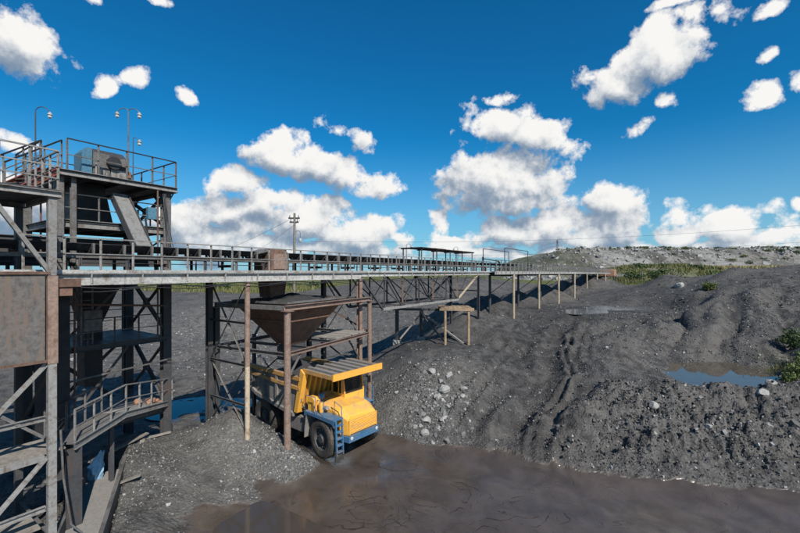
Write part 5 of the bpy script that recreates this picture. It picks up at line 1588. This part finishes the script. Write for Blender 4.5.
# ------------------------------------------------------------------ power pole and wires
g = thing('power_pole', (-7.2, 27.2, zat(-7.2, 27.2)), 'wooden power pole with cross arms and lamp behind the hopper', 'pole')
MB().tube([(0, 0, -.3), (0, 0, 6), (.03, 0, 12.6 - zat(-7.2, 27.2))], [.12, .10, .075], 10).build('pole', 'grey_wood', g, smooth=True)
zt = 12.6 - zat(-7.2, 27.2)
for dz, w in ((.35, .38), (.62, .30)):
    MB().box(-w, w, -.06, .04, zt - dz - .05, zt - dz + .05).build('cross_arm', 'dark_steel', g)
    for s in (-1, 1):
        MB().lathe([(.03, 0), (.05, .03), (.035, .09), (.05, .12), (.02, .16)], 'z', 8, (s * (w - .08), -.01, zt - dz + .05)).build('insulator', 'lamp_white', g, smooth=True)
MB().tube([(.03, 0, zt - 1.25), (.35, 0, zt - 1.2), (.42, 0, zt - 1.35), (.42, 0, zt - 1.7)], .018, 6).build('lamp_arm', 'dark_steel', g, smooth=True)
MB().lathe([(.03, 0), (.1, -.05), (.11, -.2), (.04, -.3)], 'z', 10, (.42, 0, zt - 1.7)).build('lamp_globe', 'lamp_glass', g, smooth=True)
def wire(a, b, sag, label, r=.012, group='overhead power wires'):
    a, b = Vector(a), Vector(b)
    pts = [a.lerp(b, k / 24) - V3(0, 0, sag * 4 * (k / 24) * (1 - k / 24)) for k in range(25)]
    tag(MB().tube(pts, r, 4).build('power_wire', 'black_steel', None), label, 'wire', group)
wire((-7.6, 27.2, 12.1), (-42, 75, 10.5), .8, 'upper thin wire running left from the power pole', .010)
wire((-6.8, 27.2, 12.1), (-36, 82, 10.3), .8, 'lower thin wire running left from the power pole', .010)
wire((-22, 95, 16), (140, 78, 24.5), 3.5, 'highest overhead wire crossing the clouds on the right', .02)
wire((-22, 96, 13.3), (140, 80, 20.5), 3.5, 'middle overhead wire crossing the clouds on the right', .02)
wire((-20, 97, 11.2), (140, 82, 15.5), 3.0, 'lowest overhead wire crossing the clouds on the right', .018)

# pylons on the horizon
def pylon(x, y, z, h, label):
    g = thing('lattice_mast', (x, y, z - .5), label, 'mast', 'masts on the spoil heap')
    w = h * .085
    for s in (-1, 1):
        for t in (-1, 1):
            bar('leg', (x + s * w, y + t * w, z - .5), (x + s * w * .25, y + t * w * .25, z + h), .12, .12, 'dark_steel', g)
    n = 6
    for k in range(n):
        f0, f1 = k / n, (k + 1) / n
        a = 1 - .75 * f0; b = 1 - .75 * f1
        bar('lattice', (x - w * a, y - w, z + h * f0), (x + w * b, y - w * b, z + h * f1), .07, .07, 'dark_steel', g)
        bar('lattice', (x + w * a, y - w, z + h * f0), (x - w * b, y - w * b, z + h * f1), .12, .12, 'dark_steel', g)
    bar('cross_arm', (x - w * 1.3, y, z + h * .86), (x + w * 1.3, y, z + h * .86), .2, .2, 'dark_steel', g)
pylon(103, 262, hill_z(103, 262), 9.0, 'tallest lattice mast on the left crest of the spoil heap')

# ------------------------------------------------------------------ trench slab, bag, rubble under the tower
g = thing('concrete_chute', (-10.6, 13.3, .6), 'sloping concrete slab chute in the trench, lower left', 'slab')
def slab(name, p, q, w, th, mat, parent):
    bar(name, p, q, w, th, mat, parent)
slab('slab', (-9.2, 11.3, .62), (-11.2, 15.2, .95), .95, .14, 'truck_dust', g)
slab('kerb', (-9.72, 11.2, .85), (-11.7, 15.0, 1.2), .14, .5, 'truck_frame', g)
slab('side_wall', (-8.62, 11.5, .75), (-10.62, 15.5, 1.25), .12, .6, 'truck_frame', g)
# crumpled blue plastic bag standing in the trench
def bag():
    mb = MB(); seg, rows = 18, 14
    rnd = random.Random(5)
    n0 = 0
    vs = []
    for j in range(rows):
        f = j / (rows - 1)
        for k in range(seg):
            a = 2 * math.pi * k / seg
            r = (.20 + .05 * math.sin(5 * a + 7 * f) + .03 * math.sin(9 * a - 11 * f)) * (1 - .55 * f ** 2.2) * (.75 + .5 * math.sin(math.pi * min(1, f * 1.2 + .1)))
            vs.append((r * math.cos(a) + .28 * f * f, r * math.sin(a) * .8, 1.05 * f + .03 * math.sin(4 * a + 3 * f)))
    fs = [(j * seg + k, j * seg + (k + 1) % seg, (j + 1) * seg + (k + 1) % seg, (j + 1) * seg + k) for j in range(rows - 1) for k in range(seg)]
    fs += [tuple(range(seg))[::-1], tuple(range((rows - 1) * seg, rows * seg))]
    o = mb.add(vs, fs).build('plastic_sack', 'blue_tarp', None, smooth=True, mw=Matrix.Translation((-11.25, 14.75, .95)))
    tag(o, 'crumpled pale blue plastic sack in the trench, lower left', 'sack')
bag()
rnd = random.Random(9)
SHARDS = ['broken grey board against the tower column foot', 'split board lying below the tower column', 'loose plank at the edge of the shaded pit', 'short board end beside the trench']
for k, (x, y, a, l) in enumerate(((-10.6, 17.3, .6, 1.2), (-10.9, 16.9, 2.2, .9), (-11.0, 16.3, 1.2, 1.5), (-9.6, 14.2, .2, .7))):
    z = zat(x, y)
    o = bar('loose_board', (x - l / 2 * math.cos(a), y - l / 2 * math.sin(a), z + .05), (x + l / 2 * math.cos(a), y + l / 2 * math.sin(a), z + .12 + .05 * k), .18, .04, 'grey_wood', None)
    tag(o, SHARDS[k], 'board', 'loose boards by the tower')
# heap of reddish rubble on the footbridge end
def rock_mesh(name, seed, mat, r=1.0, sub=2, flat=.75):
    bm = bmesh.new()
    bmesh.ops.create_icosphere(bm, subdivisions=sub, radius=r)
    rn = np.random.default_rng(seed)
    pl = rn.normal(size=(9, 3)); pl /= np.linalg.norm(pl, axis=1)[:, None]
    dd = rn.uniform(.55, .9, 9) * r
    ph = rn.uniform(0, 9, 6)
    for v in bm.verts:
        for n_, d_ in zip(pl, dd):
            k = v.co.x * n_[0] + v.co.y * n_[1] + v.co.z * n_[2]
            if k > d_:
                v.co -= Vector(n_) * (k - d_)
        v.co *= 1 + .05 * math.sin(v.co.x / r * 7 + ph[0]) * math.sin(v.co.y / r * 6 + ph[1]) + .03 * math.sin(v.co.z / r * 13 + ph[2])
        v.co.z *= flat
    me = bpy.data.meshes.new(name); bm.to_mesh(me); bm.free()
    me.materials.append(M[mat])
    return me
RED = ['largest reddish rubble lump on the footbridge end', 'reddish rubble lump left of the largest on the footbridge', 'small reddish rubble lump on the footbridge by the column', 'flat reddish rubble lump on the footbridge']
for k, (ds, dt, r) in enumerate(((.0, 0, .24), (-.45, .05, .2), (.35, .1, .16), (-.15, -.2, .17))):
    p = W(-14.3 + ds, 3.38 + dt, 2.93 + .3 * r - .22 * ds)
    mw = Matrix.Rotation(k * 1.1, 4, 'Z'); mw.translation = p
    tag(link('rubble_lump', rock_mesh('rubble_lump', 40 + k, 'brick_rubble', r, 2), None, mw), RED[k], 'rubble', 'reddish rubble lumps on the footbridge')

# ------------------------------------------------------------------ boulders
BL = [(1.95, 24.6, .34, 'pale boulder highest on the bank right of the truck'), (2.95, 24.3, .32, 'squarish pale boulder right of the highest one on the bank'),
      (2.55, 23.0, .46, 'largest pale split boulder on the bank right of the truck'), (3.75, 23.3, .30, 'pale boulder near the wheel ruts on the bank'),
      (2.1, 22.4, .28, 'flat pale boulder left of the largest one on the bank'), (1.35, 21.0, .36, 'tilted pale boulder on the lower left of the bank'),
      (2.30, 20.85, .32, 'round pale boulder at the lower middle of the bank'), (1.25, 20.2, .30, 'pale boulder low on the bank above the mud'),
      (1.95, 20.3, .2, 'small pale stone between the two low boulders'), (1.6, 19.6, .18, 'smallest pale stone at the foot of the bank'),
      (12.4, 19.6, .30, 'brightest whitish boulder on the rough coal bank'), (14.1, 18.3, .20, 'small white stone low on the rough coal bank'),
      (17.6, 19.4, .30, 'pale boulder on the bank in front of the pond'), (18.5, 19.9, .32, 'whitish boulder on the bank right of the pond view'),
      (19.3, 18.6, .24, 'pale stone at the right edge of the rough bank'), (11.4, 17.9, .16, 'tan stone on the left of the rough coal bank'),
      (16.6, 18.0, .2, 'pale stone at the middle right of the rough bank'), (42.6, 61, .9, 'reddish boulder on the crest of the coal hill')]
for k, (x, y, r, lb) in enumerate(BL):
    mw = Matrix.Rotation(k * 2.3, 4, 'Z') @ Matrix.Rotation(.3 * math.sin(k), 4, 'X'); mw.translation = (x, y, zat(x, y) + r * .08)
    tag(link('boulder', rock_mesh('boulder', k, 'pale_rock', r * .85, 3), None, mw), lb, 'boulder', 'pale boulders on the coal banks')

# ------------------------------------------------------------------ scattered stones and clods (beyond counting)
def scatter(name, pts, sizes, tones, label, cat, mat='stones', seed=1, sink=.25):
    n = len(pts)
    rn = np.random.default_rng(seed)
    base = np.array([(-1, -1, -1), (1, -1, -1), (1, 1, -1), (-1, 1, -1), (-1, -1, 1), (1, -1, 1), (1, 1, 1), (-1, 1, 1)], float) * .5
    fc = np.array([(3, 2, 1, 0), (4, 5, 6, 7), (0, 1, 5, 4), (1, 2, 6, 5), (2, 3, 7, 6), (3, 0, 4, 7)])
    v = base[None] * rn.uniform(.45, 1.0, (n, 8, 3)) * rn.uniform(.7, 1.3, (n, 1, 3))
    a, b_, c = rn.uniform(0, 6.28, n), rn.uniform(-.7, .7, n), rn.uniform(-.7, .7, n)
    ca, sa = np.cos(a), np.sin(a); cb, sb = np.cos(b_), np.sin(b_); cc, sc = np.cos(c), np.sin(c)
    z0 = np.zeros(n); o1 = np.ones(n)
    Rz = np.stack([np.stack([ca, -sa, z0], -1), np.stack([sa, ca, z0], -1), np.stack([z0, z0, o1], -1)], -2)
    Rx = np.stack([np.stack([o1, z0, z0], -1), np.stack([z0, cb, -sb], -1), np.stack([z0, sb, cb], -1)], -2)
    Ry = np.stack([np.stack([cc, z0, sc], -1), np.stack([z0, o1, z0], -1), np.stack([-sc, z0, cc], -1)], -2)
    Rm = Rz @ Rx @ Ry
    v = np.einsum('nij,nkj->nki', Rm, v) * sizes[:, None, None]
    v = v + pts[:, None, :]
    v[:, :, 2] += (sizes * (.5 - sink) * .55)[:, None]
    me = bpy.data.meshes.new(name)
    co = v.reshape(-1, 3).astype(np.float32)
    f = (fc[None] + (np.arange(n) * 8)[:, None, None]).reshape(-1, 4)
    me.vertices.add(len(co)); me.vertices.foreach_set('co', co.ravel())
    me.loops.add(f.size); me.loops.foreach_set('vertex_index', f.ravel().astype(np.int32))
    me.polygons.add(len(f)); me.polygons.foreach_set('loop_start', (np.arange(len(f)) * 4).astype(np.int32))
    me.polygons.foreach_set('use_smooth', np.zeros(len(f), bool))
    me.update(calc_edges=True)
    at = me.color_attributes.new('tone', 'FLOAT_COLOR', 'POINT')
    tn = np.repeat(np.c_[tones, np.ones(n)], 8, axis=0).astype(np.float32)
    at.data.foreach_set('color', tn.ravel())
    me.materials.append(M[mat])
    return tag(link(name, me), label, cat, kind='stuff')

def region_pts(n, cx, cy, rx, ry, rn, keep=None):
    x = cx + rx * rn.normal(size=n) * .6; y = cy + ry * rn.normal(size=n) * .6
    h, mud, grv, grs = terrain(x, y)
    m = (mud < .45) & (rn.random(n) < np.clip(.6 + 1.3 * fbm(x, y, .33, 3), .12, 1))
    if keep is not None:
        m &= keep(x, y)
    return np.c_[x, y, h][m]
rn = np.random.default_rng(21)
def tones_of(n, lo, hi, frac_pale=.12, warm=0.0):
    t = rn.uniform(lo, hi, n)
    p = rn.random(n) < frac_pale
    t = np.where(p, rn.uniform(.24, .46, n), t * .85)
    w = rn.uniform(.0, .10, n) + warm
    return np.c_[t * (1 + w * .5), t, t * (1 - w)]
def do(name, n, cx, cy, rx, ry, s0, s1, lo, hi, pale, label, keep=None):
    p = region_pts(n, cx, cy, rx, ry, rn, keep)
    k = len(p)
    s = np.exp(rn.normal(math.log(s0), .45, k)).clip(s0 * .4, s1)
    scatter(name, p, s, tones_of(k, lo, hi, pale), label, 'rubble', seed=int(cx * 10) % 97 + 3)
do('mound_rubble', 9000, -5.6, 16.8, 2.3, 1.1, .042, .16, .10, .24, .12, 'pale grey broken stone covering the mound in front of the truck')
do('mound_rubble', 15000, -8.6, 15.4, 4.2, 3.4, .030, .15, .06, .19, .12, 'scattered grey stones on the mound below the tower')
do('bank_rubble', 15000, 1.7, 22.8, 3.8, 3.8, .045, .22, .07, .19, .10, 'grey stone rubble on the bank right of the truck', keep=lambda x, y: y < 27.5)
do('bank_rubble', 420, 2.2, 22.2, 1.7, 2.6, .13, .34, .14, .28, .25, 'pale broken stone around the boulders on the bank', keep=lambda x, y: y < 26)
do('bank_rubble', 9000, 13.2, 18.9, 8.0, 2.8, .055, .36, .05, .15, .08, 'dark clods and stones on the rough coal bank', keep=lambda x, y: (x > 6.5))
do('bank_rubble', 4000, 18.5, 18.6, 6.0, 3.0, .06, .30, .06, .2, .15, 'mixed clods and pale stones at the right of the bank')
do('hill_rubble', 15000, 25, 33, 15, 14, .055, .28, .06, .2, .13, 'small pale stones dotted over the coal hill', keep=lambda x, y: (y > 22) & (x > 8))
do('hill_rubble', 9000, 40, 50, 18, 16, .08, .4, .06, .2, .10, 'small stones on the upper coal hill', keep=lambda x, y: (x > 10))
do('pit_rubble', 9000, -20, 48, 24, 24, .10, .55, .08, .24, .16, 'grey stones strewn over the pit floor behind the tower', keep=lambda x, y: (y > 27) & (x < 2))
do('ramp_rubble', 5000, 9.5, 26, 7, 10, .04, .18, .06, .16, .09, 'small stones along the rutted ramp')
do('plateau_rubble', 2500, 22, 55, 18, 16, .09, .4, .06, .15, .05, 'coal lumps on the dark plateau below the far walkway', keep=lambda x, y: np.abs(3.5 - terrain(x, y)[0]) > .06)

# boulders of the far heap
def far_rocks(n):
    x = rn.uniform(70, 520, n); y = rn.uniform(208, 275, n)
    z = np.array([hill_z(a, b_) for a, b_ in zip(x, y)])
    m = z > 3.6
    s = np.exp(rn.normal(math.log(.95), .5, n)).clip(.35, 2.8)
    t = rn.uniform(.12, .42, n)
    scatter('heap_rubble', np.c_[x, y, z][m], s[m], np.c_[t * 1.03, t, t * .95][m], 'pale quarry stone lying over the distant spoil heap', 'rubble', seed=8)
far_rocks(9000)

# ------------------------------------------------------------------ vegetation
def leaves(n, rx, ry, rz, size, mat, seed, flatten=.15):
    rn2 = np.random.default_rng(seed)
    d = rn2.normal(size=(n, 3)); d /= np.linalg.norm(d, axis=1)[:, None]
    r = rn2.random(n) ** .45
    lump = 1 + .28 * np.sin(d[:, 0] * 5 + seed) * np.sin(d[:, 1] * 4 + 2 * seed) + .2 * np.sin(d[:, 2] * 6 + seed)
    c = d * (r * lump)[:, None] * np.array([rx, ry, rz]) + np.array([0, 0, rz * .85])
    c[:, 2] = np.maximum(c[:, 2], .03)
    u = rn2.normal(size=(n, 3)); u /= np.linalg.norm(u, axis=1)[:, None]
    w = np.cross(u, rn2.normal(size=(n, 3))); w /= np.linalg.norm(w, axis=1)[:, None]
    s = size * rn2.uniform(.6, 1.3, n)[:, None]
    v = np.stack([c - u * s, c + w * s * .45, c + u * s, c - w * s * .45], 1).reshape(-1, 3)
    me = bpy.data.meshes.new('foliage')
    me.from_pydata(v.tolist(), [], np.arange(4 * n).reshape(n, 4).tolist())
    me.materials.append(M[mat])
    return me
def stems(rz, seed, k=5, r=.02):
    mb = MB(); rr = random.Random(seed)
    for i in range(k):
        a = rr.uniform(0, 6.28); d = rr.uniform(.2, .6) * rz
        mb.tube([(0, 0, -.1), (d * .4 * math.cos(a), d * .4 * math.sin(a), rz * .6), (d * math.cos(a), d * math.sin(a), rz * 1.3)], [r, r * .8, r * .3], 5)
    return mb.mesh('stem', 'grey_wood')
def bush(x, y, z, rx, rz, n, size, mat, seed, label, group=None, me=None):
    g = thing('shrub', (x, y, z), label, 'shrub', group)
    link('foliage', me or leaves(n, rx, rx * .9, rz, size, mat, seed), g, Matrix.Rotation(seed * 1.3, 4, 'Z'), local=True)
    link('stem', stems(rz, seed, r=.02 * max(1, rx)), g, None, local=True)
bush(27.3, 26.2, zat(27.3, 26.2) - .1, .85, .55, 2400, .08, 'leaf_dark', 1, 'dark green shrub at the right edge above the pond')
bush(29.6, 30.0, zat(29.6, 30), 1.0, .7, 2200, .09, 'leaf_dark', 2, 'dark shrub behind the pond at the right edge')
bush(24.3, 24.4, zat(24.3, 24.4) - .1, .65, .5, 1500, .07, 'leaf_light', 3, 'yellow-green bush on the bank right of the pond')
bush(23.0, 23.6, zat(23.0, 23.6) - .1, .45, .35, 900, .06, 'leaf_light', 4, 'small yellow-green plant left of the pond-side bush')
bush(42.2, 54.6, zat(42.2, 54.6), .9, .6, 1300, .11, 'leaf_light', 5, 'lone green bush on the upper coal hill')
bush(25.6, 24.9, zat(25.6, 24.9), .8, .45, 1500, .07, 'leaf_light', 6, 'low yellow-green bush in front of the dark right-edge shrub')
HM = [leaves(260, 2.4, 2.2, 1.1, .42, 'leaf_dark', 11), leaves(220, 2.0, 2.0, 1.3, .40, 'leaf_dark', 12), leaves(240, 3.0, 2.2, .9, .42, 'leaf_light', 13)]
rr = random.Random(3)
for k in range(70):
    if k < 38:
        x = rr.uniform(85, 330); y = 262 + rr.uniform(-4, 10)
    else:
        x = rr.uniform(165, 330); y = rr.uniform(222, 262)
    z = hill_z(x, y)
    if z < 5: continue
    bush(x, y, z - .2, 2.2, 1.1, 0, 0, 'leaf_dark', 20 + k, 'low green shrub growing on the distant spoil heap', 'shrubs on the distant spoil heap', HM[k % 3])
for k in range(26):
    x = rr.uniform(74, 118); y = rr.uniform(130, 158)
    z = bank_z(x, y)
    if z < 4.2: continue
    bush(x, y, z - .3, 1.6, 1.0, 0, 0, 'leaf_light', 120 + k, 'rounded shrub on the green bank below the spoil heap', 'shrubs on the green bank', HM[(k * 2) % 3])

for k in range(14):
    x = -118 + 7.2 * k + rr.uniform(-3, 3); y = rr.uniform(104, 122)
    bush(x, y, zat(x, y) - .2, 1.8, 1.0, 0, 0, 'leaf_light', 200 + k, 'olive shrub in the meadow seen under the gallery deck', 'shrubs in the meadow behind the pit', HM[k % 3])

def grass_field(name, n, xr, yr, hgt, w, mat, zf, label, seed):
    rn2 = np.random.default_rng(seed)
    x = rn2.uniform(*xr, n); y = rn2.uniform(*yr, n)
    z = zf(x, y)
    k = NZ(x * .12, y * .12) > -.18
    x, y, z = x[k], y[k], z[k]; n = len(x)
    a = rn2.uniform(0, 6.28, n); hh = hgt * rn2.uniform(.5, 1.3, n); lw = w * rn2.uniform(.6, 1.3, n)
    lx, ly = rn2.normal(size=n) * hh * .3, rn2.normal(size=n) * hh * .3
    p0 = np.c_[x - np.cos(a) * lw, y - np.sin(a) * lw, z - .05]
    p1 = np.c_[x + np.cos(a) * lw, y + np.sin(a) * lw, z - .05]
    p2 = np.c_[x + lx, y + ly, z + hh]
    v = np.stack([p0, p1, p2], 1).reshape(-1, 3)
    me = bpy.data.meshes.new(name)
    me.from_pydata(v.tolist(), [], np.arange(3 * n).reshape(n, 3).tolist())
    me.materials.append(M[mat])
    return tag(link(name, me), label, 'grass', kind='stuff')
tz = lambda x, y: terrain(x, y)[0]
grass_field('meadow_grass', 26000, (-140, -22), (100, 150), 1.0, .16, 'grass', tz, 'rough yellow-green grass beyond the pit behind the gallery', 2)
grass_field('dry_grass', 14000, (104, 240), (136, 172), .9, .2, 'dry_grass', lambda x, y: np.array([bank_z(a, b_) for a, b_ in zip(x, y)]), 'dry yellow grass along the terrace behind the coal hill', 3)
grass_field('verge_grass', 1500, (25.0, 28.5), (23.5, 27.5), .3, .025, 'grass', tz, 'green grass tufts on the bank at the right edge', 4)
grass_field('bank_grass', 20000, (66, 120), (126, 162), .9, .2, 'grass', lambda x, y: np.array([bank_z(a, b_) for a, b_ in zip(x, y)]), 'thick grass on the green bank below the spoil heap', 5)
